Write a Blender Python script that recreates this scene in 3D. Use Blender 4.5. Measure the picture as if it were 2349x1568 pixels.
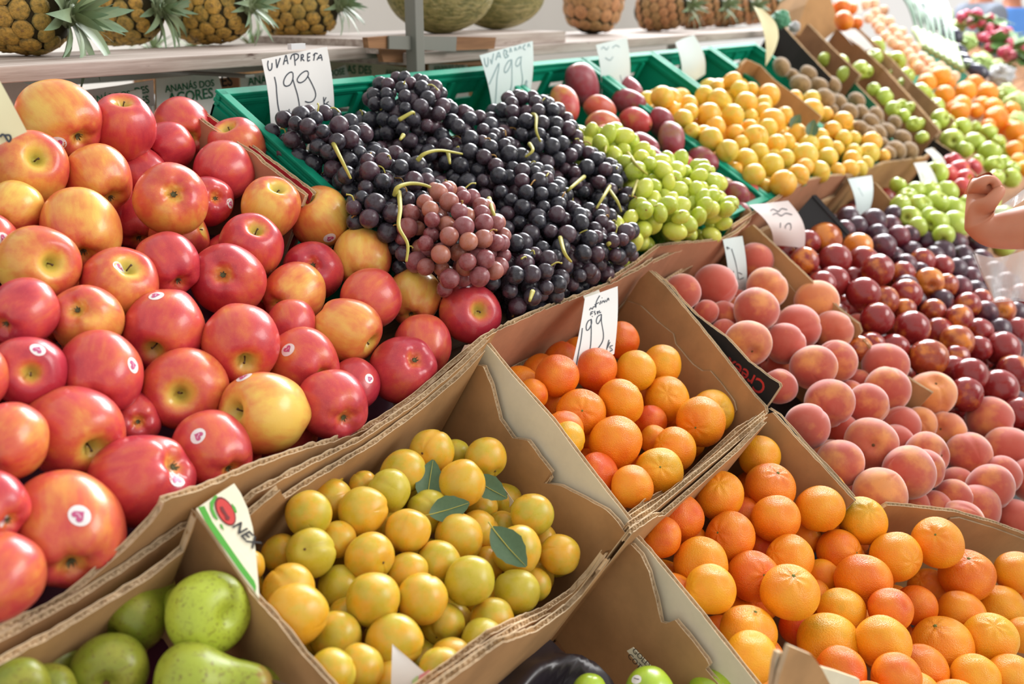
import bpy, bmesh, math, random
import numpy as np
from mathutils import Vector, Matrix, noise

# ------------------------------------------------------------------ clear
for o in list(bpy.data.objects):
    bpy.data.objects.remove(o)
SC = bpy.context.scene
COL = SC.collection

# ------------------------------------------------------------------ camera
IMW, IMH, FPX = 2349.0, 1568.0, 2284.0
CX, CY = IMW / 2, IMH / 2
PITCH, YAW, TILT = math.radians(19), math.radians(55), math.radians(30)
EYE = Vector((0, 0, 1.5))
CF = Vector((math.sin(YAW) * math.cos(PITCH), math.cos(YAW) * math.cos(PITCH), -math.sin(PITCH)))
CR = Vector((math.cos(YAW), -math.sin(YAW), 0))
CU = CR.cross(CF)
cam = bpy.data.cameras.new('camera')
cam.lens = FPX / IMW * 36.0
cam.sensor_width = 36.0
cam.clip_start = 0.02
cam.dof.use_dof = True
cam.dof.focus_distance = 1.22
cam.dof.aperture_fstop = 4.5
camo = bpy.data.objects.new('camera', cam)
mw = Matrix.Identity(4)
for i in range(3):
    mw[i][0], mw[i][1], mw[i][2], mw[i][3] = CR[i], CU[i], -CF[i], EYE[i]
camo.matrix_world = mw
COL.objects.link(camo)
SC.camera = camo

# ------------------------------------------------------------------ light
SC.view_settings.view_transform = 'Standard'
SC.view_settings.look = 'None'
SC.view_settings.gamma = 1.0
SC.view_settings.use_curve_mapping = False
SC.view_settings.exposure = 0.55
W = bpy.data.worlds.new('hall_daylight')
SC.world = W
W.use_nodes = True
W.node_tree.nodes['Background'].inputs[0].default_value = (1.0, 0.965, 0.92, 1)
W.node_tree.nodes['Background'].inputs[1].default_value = 0.62

def area(name, loc, aim, sx, sy, power, col):
    l = bpy.data.lights.new(name, 'AREA')
    l.shape = 'RECTANGLE'
    l.size, l.size_y, l.energy, l.color = sx, sy, power, col
    o = bpy.data.objects.new(name, l)
    COL.objects.link(o)
    o.location = loc
    o.rotation_euler = (Vector(aim) - Vector(loc)).to_track_quat('-Z', 'Y').to_euler()
    return o
area('window_daylight_street', (3.6, -3.2, 3.6), (1.2, 0.5, 0.9), 3.2, 2.2, 120, (1.0, 0.98, 0.95))
area('window_daylight_far_end', (6.6, 2.6, 4.0), (1.8, 0.6, 1.0), 4.2, 2.6, 560, (0.96, 0.98, 1.0))

# ------------------------------------------------------------------ stand frame helpers
EN = Vector((0, -math.sin(TILT), math.cos(TILT)))      # out of the sloping display
ES = Vector((0, -math.cos(TILT), -math.sin(TILT)))     # down the slope
STAND = Matrix(((1, 0, 0, 0), (0, math.cos(TILT), -math.sin(TILT), 0), (0, math.sin(TILT), math.cos(TILT), EYE.z), (0, 0, 0, 1)))
# STAND local axes: x along the row, y up the slope (= -S), z out of the slope

def ray(px, py):
    return (CR * ((px - CX) / FPX)) - (CU * ((py - CY) / FPX)) + CF

def on_slope(px, py, n):
    """pixel -> (X, S, depth) on the sloping level n"""
    v = ray(px, py)
    d = n / v.dot(EN)
    p = v * d
    return p.x, p.dot(ES), d

def sp(X, S, n):
    """slope coordinates -> world"""
    return Vector((X, 0, 0)) + ES * S + EN * n + EYE

def on_plane(px, py, p0, nrm):
    v = ray(px, py)
    d = (p0 - EYE).dot(nrm) / v.dot(nrm)
    return EYE + v * d, d

def at_depth(px, py, d):
    return EYE + ray(px, py) * d

def project(p):
    q = p - EYE
    z = q.dot(CF)
    return CX + FPX * q.dot(CR) / z, CY - FPX * q.dot(CU) / z, z

# ------------------------------------------------------------------ object helpers
def tag(o, label=None, cat=None, group=None, kind=None):
    if label: o['label'] = label
    if cat: o['category'] = cat
    if group: o['group'] = group
    if kind: o['kind'] = kind
    return o

def mesh_from(name, verts, faces, mats=(), fmat=None, smooth=False):
    me = bpy.data.meshes.new(name)
    me.from_pydata([tuple(v) for v in verts], [], faces)
    for m in mats: me.materials.append(m)
    if fmat is not None: me.polygons.foreach_set('material_index', fmat)
    if smooth: me.polygons.foreach_set('use_smooth', [True] * len(me.polygons))
    me.update()
    return me

def link(name, me, parent=None, mat4=None):
    o = bpy.data.objects.new(name, me)
    COL.objects.link(o)
    if parent: o.parent = parent
    if mat4 is not None: o.matrix_local = mat4
    return o

def empty(name, mat4=None):
    o = bpy.data.objects.new(name, None)
    o.empty_display_size = 0.02
    COL.objects.link(o)
    if mat4 is not None: o.matrix_world = mat4
    return o

def bm_mesh(name, bm, mats=(), smooth=False):
    me = bpy.data.meshes.new(name)
    bm.to_mesh(me); bm.free()
    for m in mats: me.materials.append(m)
    if smooth: me.polygons.foreach_set('use_smooth', [True] * len(me.polygons))
    return me

def bm_box(bm, x0, x1, y0, y1, z0, z1, mi=0):
    vs = [bm.verts.new(p) for p in ((x0,y0,z0),(x1,y0,z0),(x1,y1,z0),(x0,y1,z0),(x0,y0,z1),(x1,y0,z1),(x1,y1,z1),(x0,y1,z1))]
    for f in ((3,2,1,0),(4,5,6,7),(0,1,5,4),(1,2,6,5),(2,3,7,6),(3,0,4,7)):
        bm.faces.new([vs[i] for i in f]).material_index = mi

def bevel(o, w=0.002, seg=2):
    m = o.modifiers.new('bevel', 'BEVEL'); m.width = w; m.segments = seg; m.limit_method = 'ANGLE'
    return o

def tube_mesh(name, pts, radii, mat, nseg=8, cap=True):
    """round tube along a list of points"""
    vs, fs = [], []
    pts = [Vector(p) for p in pts]
    if not hasattr(radii, '__len__'): radii = [radii] * len(pts)
    prev = None
    for i, p in enumerate(pts):
        t = (pts[min(i+1, len(pts)-1)] - pts[max(i-1, 0)]).normalized()
        a = prev - t * prev.dot(t) if prev else t.orthogonal()
        if a.length < 1e-6: a = t.orthogonal()
        a.normalize(); prev = a
        b = t.cross(a)
        for k in range(nseg):
            an = 2 * math.pi * k / nseg
            vs.append(p + (a * math.cos(an) + b * math.sin(an)) * radii[i])
    for i in range(len(pts) - 1):
        for k in range(nseg):
            fs.append((i*nseg+k, i*nseg+(k+1) % nseg, (i+1)*nseg+(k+1) % nseg, (i+1)*nseg+k))
    if cap:
        fs.append(tuple(range(nseg))[::-1]); fs.append(tuple((len(pts)-1)*nseg+k for k in range(nseg)))
    return mesh_from(name, vs, fs, [mat], smooth=True)

def bez(pts, n=12):
    """smooth open curve through points (Catmull-Rom)"""
    P = [Vector(p) for p in pts]
    if len(P) < 3: return [P[0].lerp(P[-1], i / n) for i in range(n + 1)]
    out = []
    for i in range(len(P) - 1):
        p0 = P[max(i-1, 0)]; p1 = P[i]; p2 = P[i+1]; p3 = P[min(i+2, len(P)-1)]
        for k in range(n):
            t = k / n
            out.append(0.5 * ((2*p1) + (p2-p0)*t + (2*p0-5*p1+4*p2-p3)*t*t + (3*p1-p0-3*p2+p3)*t*t*t))
    out.append(P[-1])
    return out

# ------------------------------------------------------------------ material helpers
def srgb(r, g, b):
    f = lambda c: (c/255/12.92) if c/255 <= 0.04045 else ((c/255+0.055)/1.055)**2.4
    return (f(r), f(g), f(b), 1.0)

class NT:
    def __init__(s, name):
        s.m = bpy.data.materials.new(name); s.m.use_nodes = True
        s.t = s.m.node_tree; s.n = s.t.nodes; s.l = s.t.links
        s.b = s.n['Principled BSDF']
    def new(s, ty, **kw):
        n = s.n.new(ty)
        for k, v in kw.items(): setattr(n, k, v)
        return n
    def put(s, sock, v):
        if isinstance(v, bpy.types.NodeSocket): s.l.new(v, sock)
        else: sock.default_value = v
    def coord(s, kind='Object'):
        return s.new('ShaderNodeTexCoord').outputs[kind]
    def rand(s):
        return s.new('ShaderNodeObjectInfo').outputs['Random']
    def attr(s, name):
        return s.new('ShaderNodeAttribute', attribute_type='OBJECT', attribute_name=name).outputs['Fac']
    def math(s, op, a, b=0.0, c=None, clamp=False):
        n = s.new('ShaderNodeMath', operation=op, use_clamp=clamp)
        s.put(n.inputs[0], a); s.put(n.inputs[1], b)
        if c is not None: s.put(n.inputs[2], c)
        return n.outputs[0]
    def vmath(s, op, a, b=None):
        n = s.new('ShaderNodeVectorMath', operation=op)
        s.put(n.inputs[0], a)
        if b is not None:
            s.put(n.inputs[3 if op == 'SCALE' else 1], b)
        return n.outputs['Value' if op in ('DOT_PRODUCT', 'LENGTH') else 0]
    def noise(s, vec, scale, detail=3.0, rough=0.5, w=None):
        n = s.new('ShaderNodeTexNoise', noise_dimensions='4D' if w is not None else '3D')
        s.put(n.inputs['Vector'], vec); n.inputs['Scale'].default_value = scale
        n.inputs['Detail'].default_value = detail; n.inputs['Roughness'].default_value = rough
        if w is not None: s.put(n.inputs['W'], w)
        return n.outputs['Fac']
    def vor(s, vec, scale, feature='F1', out='Distance'):
        n = s.new('ShaderNodeTexVoronoi', feature=feature)
        s.put(n.inputs['Vector'], vec); n.inputs['Scale'].default_value = scale
        return n.outputs[out]
    def remap(s, v, a, b, c=0.0, d=1.0, smooth=True):
        n = s.new('ShaderNodeMapRange', interpolation_type='SMOOTHSTEP' if smooth else 'LINEAR')
        for i, x in enumerate((v, a, b, c, d)): s.put(n.inputs[i], x)
        return n.outputs[0]
    def mix(s, f, a, b, blend='MIX'):
        n = s.new('ShaderNodeMix', data_type='RGBA', blend_type=blend)
        s.put(n.inputs['Factor'], f); s.put(n.inputs[6], a); s.put(n.inputs[7], b)
        return n.outputs[2]
    def scalevec(s, vec, x, y, z):
        n = s.new('ShaderNodeMapping'); s.put(n.inputs['Vector'], vec)
        n.inputs['Scale'].default_value = (x, y, z)
        return n.outputs[0]
    def sep(s, vec):
        n = s.new('ShaderNodeSeparateXYZ'); s.put(n.inputs[0], vec)
        return n.outputs
    def bump(s, h, strength=0.2, dist=0.02):
        n = s.new('ShaderNodeBump'); n.inputs['Strength'].default_value = strength
        n.inputs['Distance'].default_value = dist; s.put(n.inputs['Height'], h)
        s.l.new(n.outputs[0], s.b.inputs['Normal'])
    def base(s, c, rough=0.5, spec=0.5, sss=0.0, sssr=(1.0, 0.3, 0.1), ssscale=0.004, coat=0.0, sheen=0.0):
        s.put(s.b.inputs['Base Color'], c); s.put(s.b.inputs['Roughness'], rough)
        s.put(s.b.inputs['Specular IOR Level'], spec)
        if sss:
            s.b.inputs['Subsurface Weight'].default_value = sss
            s.b.inputs['Subsurface Radius'].default_value = sssr
            s.b.inputs['Subsurface Scale'].default_value = ssscale
        if coat: s.b.inputs['Coat Weight'].default_value = coat; s.b.inputs['Coat Roughness'].default_value = 0.12
        if sheen:
            s.b.inputs['Sheen Weight'].default_value = sheen
            s.b.inputs['Sheen Roughness'].default_value = 0.45
        return s.m

def plain(name, col, rough=0.6, spec=0.4, bumpscale=None, bumpstr=0.1):
    t = NT(name)
    v = t.coord()
    c = t.mix(t.noise(v, 9.0, 4), col, tuple(x * 0.82 for x in col[:3]) + (1,))
    if bumpscale: t.bump(t.noise(v, bumpscale, 3), bumpstr, 0.002)
    return t.base(c, rough, spec)
RND = random.Random(7)
# ------------------------------------------------------------------ materials of the place
def kraft(name, col, stain=0.25):
    t = NT(name); v = t.coord()
    n1 = t.noise(v, 14, 5, 0.6); n2 = t.noise(v, 160, 2); n3 = t.noise(t.scalevec(v, 400, 20, 20), 1.0, 2)
    c = t.mix(t.remap(n1, 0.35, 0.75), col, tuple(x * (1 - stain) for x in col[:3]) + (1,))
    c = t.mix(t.math('MULTIPLY', n2, 0.18), c, tuple(x * 0.6 for x in col[:3]) + (1,))
    t.bump(t.math('ADD', n2, n3), 0.12, 0.001)
    return t.base(c, 0.85, 0.2)
M_KRAFT = kraft('kraft_brown', srgb(186, 145, 100))
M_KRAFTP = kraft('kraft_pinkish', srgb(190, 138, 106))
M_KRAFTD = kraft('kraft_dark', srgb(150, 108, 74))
M_FLUTE = kraft('corrugated_edge', srgb(222, 198, 164), 0.3)
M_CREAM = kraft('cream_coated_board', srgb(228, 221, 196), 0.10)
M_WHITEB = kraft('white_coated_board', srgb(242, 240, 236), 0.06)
M_BLACKB = kraft('black_printed_board', srgb(46, 42, 40), 0.2)
M_REDB = kraft('red_printed_board', srgb(196, 52, 62), 0.2)
M_GREENP = plain('green_print', srgb(74, 160, 44), 0.7)
M_GREEND = plain('dark_green_print', srgb(36, 120, 84), 0.7)
M_REDP = plain('red_print', srgb(200, 52, 46), 0.7)
M_DREDP = plain('dark_red_print', srgb(112, 26, 24), 0.7)
M_BLACKP = plain('black_print', srgb(40, 36, 36), 0.7)
M_PAPER = plain('white_paper', srgb(240, 240, 238), 0.75, 0.3)
M_PAPERB = plain('bluish_sleeve_paper', srgb(214, 230, 230), 0.35, 0.5)
M_PAPERY = plain('yellowed_paper', srgb(236, 230, 190), 0.7, 0.3)
M_PAPERP = plain('pinkish_paper', srgb(228, 216, 214), 0.5, 0.4)
M_INK = plain('dark_ink', srgb(52, 62, 76), 0.6)
M_INKL = plain('faded_ink', srgb(150, 176, 180), 0.6)
M_STEEL = plain('grey_painted_steel', srgb(120, 120, 112), 0.45, 0.5, 60, 0.1)
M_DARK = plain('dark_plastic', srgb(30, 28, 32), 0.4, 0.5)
M_PURPLE = plain('purple_moulded_tray', srgb(84, 34, 58), 0.55, 0.4, 60, 0.2)

def wood_mat(name, c1, c2):
    t = NT(name); v = t.coord()
    g = t.noise(t.scalevec(v, 3, 60, 60), 1.0, 6, 0.65)
    k = t.noise(t.scalevec(v, 14, 90, 120), 1.0, 4, 0.7)
    c = t.mix(t.remap(g, 0.3, 0.7), c1, c2)
    c = t.mix(t.remap(k, 0.62, 0.78), c, srgb(90, 70, 62))
    t.bump(g, 0.3, 0.002)
    return t.base(c, 0.8, 0.25)
M_WOOD = wood_mat('weathered_shelf_wood', srgb(190, 178, 170), srgb(142, 126, 116))
M_WOODB = wood_mat('brown_deck_wood', srgb(158, 116, 82), srgb(116, 82, 58))

def plastic(name, col, dark, rough=0.6):
    t = NT(name); v = t.coord()
    c = t.mix(t.remap(t.noise(v, 7, 5, 0.6), 0.4, 0.75), col, dark)
    t.bump(t.noise(v, 90, 2), 0.05, 0.001)
    return t.base(c, rough, 0.28)
M_CRATE = plastic('green_crate_plastic', srgb(0, 148, 116), srgb(0, 112, 86))

# ------------------------------------------------------------------ the hall
def room_box(name, x0, x1, y0, y1, z0, z1, mat):
    bm = bmesh.new(); bm_box(bm, x0, x1, y0, y1, z0, z1)
    o = link(name, bm_mesh(name, bm, [mat])); tag(o, kind='structure')
    return o
tf = NT('concrete_floor'); vv = tf.coord()
M_FLOOR = tf.base(tf.mix(tf.noise(vv, 1.5, 6), srgb(178, 172, 164), srgb(146, 140, 132)), 0.6)
tw = NT('pale_plaster'); vv = tw.coord()
M_PLASTER = tw.base(tw.mix(tw.noise(vv, 0.8, 4), srgb(236, 232, 226), srgb(214, 210, 204)), 0.8)
room_box('floor', -6, 16, -7, 8, -0.1, 0.0, M_FLOOR)
room_box('wall_back', -6, 16, 7.6, 7.8, 0.0, 4.6, M_PLASTER)

# ------------------------------------------------------------------ boards of corrugated card
def board(name, parent, path, nbot, th=0.0062, front=None, back=None, tear=0.0015, seed=0, flute=0.0075, bow=0.0):
    """upright corrugated sheet: path = [(X, S, ntop)...] in slope coordinates, reaching down to nbot.
    front = the side on the left of the path's direction."""
    rr = random.Random(seed + 11)
    front = front or M_KRAFT; back = back or front
    pts = [Vector((p[0], -p[1], p[2])) for p in path]
    seg = []
    for a, b in zip(pts[:-1], pts[1:]):
        L = ((b - a).xy).length
        n = max(1, int(max(L, abs(b.z - a.z) * 0.7) / 0.007))
        for k in range(n): seg.append(a.lerp(b, k / n))
    seg.append(pts[-1])
    tot = sum(((b - a).xy).length for a, b in zip(seg[:-1], seg[1:])) or 1e-6
    prof = []; s = 0.0
    for i, p in enumerate(seg):
        if i: s += ((p - seg[i-1]).xy).length
        prof.append((s, p))
    def side(i):
        a = seg[max(i-1, 0)]; b = seg[min(i+1, len(seg)-1)]
        d = (b - a).xy
        if d.length < 1e-7: d = (pts[-1] - pts[0]).xy
        d.normalize()
        return Vector((-d.y, d.x, 0))
    V, Fc, FM = [], [], []
    lin = 0.0007
    for si, (off, mi) in enumerate(((th/2, 0), (-th/2, 1))):
        o0 = off; o1 = off - lin * (1 if off > 0 else -1)
        base = len(V)
        for i, (s, p) in enumerate(prof):
            w = side(i); bb = math.sin(math.pi * s / tot) * bow
            tz = p.z + (noise.noise(Vector((s * 90, seed * 3.1 + si * 7, 0))) + 0.6 * noise.noise(Vector((s * 300, seed * 1.7, si * 3)))) * tear
            top = Vector((p.x, p.y, tz)); bot = Vector((p.x, p.y, nbot))
            for o_ in (o0, o1):
                V += [top + w * (o_ + bb), (top * 0.7 + bot * 0.3) + w * (o_ + bb * 0.8), bot + w * o_]
        for i in range(len(prof) - 1):
            a, b = base + 6 * i, base + 6 * (i + 1)
            Fc += [(a, b, b+1, a+1), (a+1, b+1, b+2, a+2), (a+3, a+4, b+4, b+3), (a+4, a+5, b+5, b+4), (a, a+3, b+3, b)]
            FM += [mi, mi, 2, 2, 2]
        for e in (base, base + 6 * (len(prof) - 1)):
            Fc += [(e, e+1, e+4, e+3), (e+1, e+2, e+5, e+4)]; FM += [2, 2]
    # flute ribbon
    base = len(V); n = int(tot / flute * 4) + 1
    ss = [q[0] for q in prof]
    j = 0
    for k in range(n + 1):
        s = tot * k / n
        while j < len(prof) - 2 and ss[j+1] < s: j += 1
        L = ss[j+1] - ss[j]; t = 0 if L < 1e-9 else min(1, max(0, (s - ss[j]) / L))
        p = prof[j][1].lerp(prof[j+1][1], t); w = side(j)
        bb = math.sin(math.pi * s / tot) * bow
        o_ = math.sin(2 * math.pi * s / flute) * (th/2 - lin)
        V += [Vector((p.x, p.y, p.z - 0.0006 - rr.random() * tear)) + w * (o_ + bb), Vector((p.x, p.y, max(nbot, p.z - 0.02))) + w * (o_ + bb)]
    for k in range(n):
        a = base + 2 * k
        Fc.append((a, a+2, a+3, a+1)); FM.append(2)
    # cap strip added between the liners so the hollow torn edge reads light
    base = len(V)
    for i, (s, p) in enumerate(prof):
        w = side(i); bb = math.sin(math.pi * s / tot) * bow
        z = p.z - 0.0022 - tear * 0.7 + 0.0012 * noise.noise(Vector((s * 220, seed, 3)))
        V += [Vector((p.x, p.y, z)) + w * (th/2 - lin + bb), Vector((p.x, p.y, z + 0.0008 * math.sin(s * 900))) + w * bb, Vector((p.x, p.y, z)) + w * (-th/2 + lin + bb)]
    for i in range(len(prof) - 1):
        a = base + 3 * i; Fc += [(a, a+3, a+4, a+1), (a+1, a+4, a+5, a+2)]; FM += [2, 2]
    return link(name, mesh_from(name, V, Fc, [front, back, M_FLUTE], FM, smooth=False), parent)

def wallpath(a, b, prof):
    """pixel rim profile on the upright plane through slope points a,b -> path"""
    A = sp(a[0], a[1], -0.7); B = sp(b[0], b[1], -0.7)
    nrm = (B - A).cross(EN).normalized()
    out = []
    for px, py in prof:
        P, d = on_plane(px, py, A, nrm); q = P - EYE
        out.append((q.x, q.dot(ES), q.dot(EN)))
    return out

def carton(name, label, at, group='cartons on the sloping display'):
    """at=(X,S,nbase): an Empty in the frame of the slope; children use slope coordinates directly"""
    e = empty(name, STAND @ Matrix.Translation((at[0], -at[1], at[2])))
    tag(e, label, 'carton', group)
    e['_off'] = 1
    return e

def reparent(o, e):
    """children built in STAND coordinates -> keep place under the Empty"""
    o.parent = e
    o.matrix_parent_inverse = e.matrix_world.inverted() @ STAND
    return o

def B(e, name, path, nbot, **k):
    return reparent(board(name, None, path, nbot, **k), e)

def floor_sheet(e, x0, x1, s0, s1, n, mat=None, name='bottom', th=0.005):
    bm = bmesh.new(); bm_box(bm, x0, x1, -s1, -s0, n - th, n)
    return reparent(link(name, bm_mesh(name, bm, [mat or M_KRAFTD])), e)

def poly_plate(name, parent, pts, nrm, th, mat, edge=None):
    """flat plate from world-space outline pts, thickness th behind nrm"""
    nrm = nrm.normalized(); n = len(pts)
    V = [p for p in pts] + [p - nrm * th for p in pts]
    F = [tuple(range(n)), tuple(range(2*n-1, n-1, -1))] + [(i, i+n, (i+1) % n + n, (i+1) % n) for i in range(n)]
    me = mesh_from(name, V, F, [mat, edge or mat], [0, 0] + [1] * n)
    bm = bmesh.new(); bm.from_mesh(me); bmesh.ops.recalc_face_normals(bm, faces=bm.faces); bmesh.ops.triangulate(bm, faces=[f for f in bm.faces if len(f.verts) > 4]); bm.to_mesh(me); bm.free()
    o = link(name, me)
    if parent:
        o.parent = parent; o.matrix_parent_inverse = parent.matrix_world.inverted()
    return o

def text_plate(name, parent, body, org, u, v, size, mat, bold=0.0, align='LEFT'):
    """printed words: org = world point of the baseline start, u = reading direction, v = up"""
    c = bpy.data.curves.new(name, 'FONT'); c.body = body; c.size = 1.0; c.offset = bold; c.align_x = align; c.resolution_u = 3
    t = bpy.data.objects.new('tmp', c); COL.objects.link(t)
    bpy.context.view_layer.update()
    me = bpy.data.meshes.new_from_object(t.evaluated_get(bpy.context.evaluated_depsgraph_get()))
    bpy.data.objects.remove(t)
    for vv_ in me.vertices:
        vv_.co = org + u * (vv_.co.x * size) + v * (vv_.co.y * size)
    me.materials.clear(); me.materials.append(mat); me.name = name
    o = link(name, me)
    if parent:
        o.parent = parent; o.matrix_parent_inverse = parent.matrix_world.inverted()
    return o

# ------------------------------------------------------------------ the sloping stand itself
std = empty('display_stand', Matrix.Translation((2.5, 0.4, 0)))
tag(std, 'long sloping wooden display stand carrying the crates and cartons', 'stand')
def std_part(name, x0, x1, s0, s1, n0, n1, mat):
    bm = bmesh.new(); bm_box(bm, x0, x1, -s1, -s0, n0, n1)
    o = link(name, bm_mesh(name, bm, [mat])); o.parent = std
    o.matrix_parent_inverse = std.matrix_world.inverted() @ STAND
    return o
for i in range(13):
    s0 = -1.02 + i * 0.125
    std_part('deck_plank', -0.6, 7.4, s0, s0 + 0.119, -0.912, -0.89, M_WOODB)
for x in (-0.3, 1.6, 3.5, 5.4, 7.2):
    for s in (-0.95, 0.5):
        top = sp(x, s, -0.912)
        bm = bmesh.new(); bm_box(bm, top.x - 0.03, top.x + 0.03, top.y - 0.03, top.y + 0.03, 0.0, top.z + 0.005)
        o = link('leg', bm_mesh('leg', bm, [M_WOODB])); o.parent = std; o.matrix_parent_inverse = std.matrix_world.inverted()

# ------------------------------------------------------------------ green plastic crates
RIM = -0.70
def holed_plate(bm, org, du, dv, dw, L, Hh, th, holes):
    """plate with rectangular holes (u0,u1,v0,v1) as joined solid cells"""
    us = sorted({0.0, L} | {h[0] for h in holes} | {h[1] for h in holes})
    vs = sorted({0.0, Hh} | {h[2] for h in holes} | {h[3] for h in holes})
    for i in range(len(us) - 1):
        for j in range(len(vs) - 1):
            uc, vc = (us[i] + us[i+1]) / 2, (vs[j] + vs[j+1]) / 2
            if any(h[0] < uc < h[1] and h[2] < vc < h[3] for h in holes): continue
            P = []
            for w in (0, th):
                for (a, b) in ((us[i], vs[j]), (us[i+1], vs[j]), (us[i+1], vs[j+1]), (us[i], vs[j+1])):
                    P.append(bm.verts.new(org + du * a + dv * b + dw * w))
            for f in ((3,2,1,0),(4,5,6,7),(0,1,5,4),(1,2,6,5),(2,3,7,6),(3,0,4,7)):
                bm.faces.new([P[k] for k in f])

def make_crate(x0, x1, s0, s1, label, depth=0.15):
    e = empty('plastic_crate', STAND @ Matrix.Translation(((x0+x1)/2, -(s0+s1)/2, RIM - depth)))
    tag(e, label, 'crate', 'green plastic crates along the top row')
    def part(name, bm):
        o = reparent(link(name, bm_mesh(name, bm, [M_CRATE])), e)
        return o
    X, Y, Z = Vector((1,0,0)), Vector((0,1,0)), Vector((0,0,1))
    b = RIM - depth; y0, y1 = -s1, -s0; hgt = depth - 0.022; t = 0.004
    L = x1 - x0; Dp = y1 - y0
    hx = [(u, u + 0.022, v, v + 0.05) for u in (0.035, 0.065, 0.095, L-0.117, L-0.087, L-0.057) for v in (0.015,)]
    hx += [(0.125, L - 0.125, 0.072, 0.104), (0.03, 0.09, 0.085, 0.097), (L-0.09, L-0.03, 0.085, 0.097)]
    hy = [(0.04 + k * 0.05, 0.062 + k * 0.05, 0.02, 0.05) for k in range(int((Dp - 0.08) / 0.05))]
    hy += [(0.05 + k * 0.1, 0.1 + k * 0.1, 0.075, 0.085) for k in range(int((Dp - 0.1) / 0.1))]
    for nm, org, du, dw, LL, hh in (('back_wall', Vector((x0, y1 - t, b)), X, Y, L, hx), ('front_wall', Vector((x0, y0, b)), X, Y, L, hx),
                                    ('side_wall', Vector((x0, y0, b)), Y, X, Dp, hy), ('side_wall', Vector((x1 - t, y0, b)), Y, X, Dp, hy)):
        bm = bmesh.new(); holed_plate(bm, org, du, Z, dw, LL, hgt, t, hh); part(nm, bm)
    bm = bmesh.new(); holed_plate(bm, Vector((x0, y0, b)), X, Y, Z, L, Dp, 0.004, [(0.03 + i*0.05, 0.06 + i*0.05, 0.03 + j*0.06, 0.07 + j*0.06) for i in range(int((L-0.06)/0.05)) for j in range(int((Dp-0.06)/0.06))]); part('base', bm)
    for nm, ax in (('rim_back', 0), ('rim_front', 1), ('rim_side', 2), ('rim_side', 3)):
        bm = bmesh.new()
        for (w, z0_, z1_) in ((0.015, -0.005, 0.0), (0.009, -0.012, -0.005), (0.013, -0.018, -0.012), (0.007, -0.024, -0.018)):
            if ax == 0: bm_box(bm, x0, x1, y1 - 0.004 - w/2, y1 - 0.004 + w/2, RIM + z0_, RIM + z1_)
            if ax == 1: bm_box(bm, x0, x1, y0 + 0.004 - w/2, y0 + 0.004 + w/2, RIM + z0_, RIM + z1_)
            if ax == 2: bm_box(bm, x0 + 0.0078 - w/2, x0 + 0.0078 + w/2, y0, y1, RIM + z0_, RIM + z1_)
            if ax == 3: bm_box(bm, x1 - 0.0078 - w/2, x1 - 0.0078 + w/2, y0, y1, RIM + z0_, RIM + z1_)
        o = part(nm, bm); bevel(o, 0.0012, 2)
    for k in range(4):
        bm = bmesh.new(); xx = x0 + 0.02 + (L - 0.06) * (k / 3.0)
        bm_box(bm, xx, xx + 0.012, y1 - 0.012, y1 - 0.004, b + 0.002, RIM - 0.022); part('wall_rib', bm)
    return e
CXS = [0.955, 1.29, 1.635, 1.965, 2.295, 2.635, 2.96]
for i, lb in enumerate(('green plastic crate holding black grapes beside the apples', 'green plastic crate holding grapes next to the mangoes',
                        'green plastic crate full of red and purple mangoes', 'green plastic crate of yellow plums next to the mangoes',
                        'green plastic crate of yellow plums next to the kiwis', 'green plastic crate behind the kiwis')):
    make_crate(CXS[i] + 0.002, CXS[i+1] - 0.002, -0.965, (-0.63, -0.50, -0.44, -0.44, -0.44, -0.44)[i], lb)
# ------------------------------------------------------------------ cartons of the top row
NB = -0.888
ac = carton('apple_carton', 'large torn brown carton heaped with red apples', (0.5, -0.66, NB))
B(ac, 'front_panel', wallpath((0.2, -0.372), (0.97, -0.402), [(-260,1580),(-60,1478),(0,1441),(150,1368),(282,1254),(300,1236),(345,1190),(366,1160),(372,1143),(455,1118),(600,1058),(700,1024),(762,1008),(830,984),(900,942),(960,898),(1060,812),(1105,775),(1135,757)]), NB, seed=1, tear=0.003, front=M_KRAFT, back=M_KRAFT)
B(ac, 'front_panel', wallpath((0.2, -0.364), (0.97, -0.394), [(-260,1600),(-60,1500),(0,1462),(170,1372),(275,1305),(420,1205),(440,1200)]), NB, seed=2, tear=0.003)
B(ac, 'front_panel', wallpath((0.45, -0.364), (0.97, -0.392), [(560,1148),(582,1128),(620,1108),(720,1055),(830,1003),(960,915),(1060,832),(1120,772)]), NB, seed=3, tear=0.003)
B(ac, 'side_panel', wallpath((0.905, -0.97), (0.905, -0.55), [(384,232),(440,258),(520,312),(592,356),(606,372),(624,385),(680,428),(704,446)]), NB, seed=4, front=M_KRAFTP, back=M_KRAFTP)
B(ac, 'side_panel', wallpath((0.925, -0.95), (0.925, -0.55), [(392,226),(450,244),(540,308),(596,346),(632,374),(700,424),(722,442)]), NB, seed=5, front=M_KRAFTP, back=M_REDB)
B(ac, 'back_panel', [(0.02, -0.965, -0.76), (0.9, -0.965, -0.76)], NB, seed=6)
floor_sheet(ac, 0.02, 0.92, -0.965, -0.375, NB + 0.002)
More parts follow.
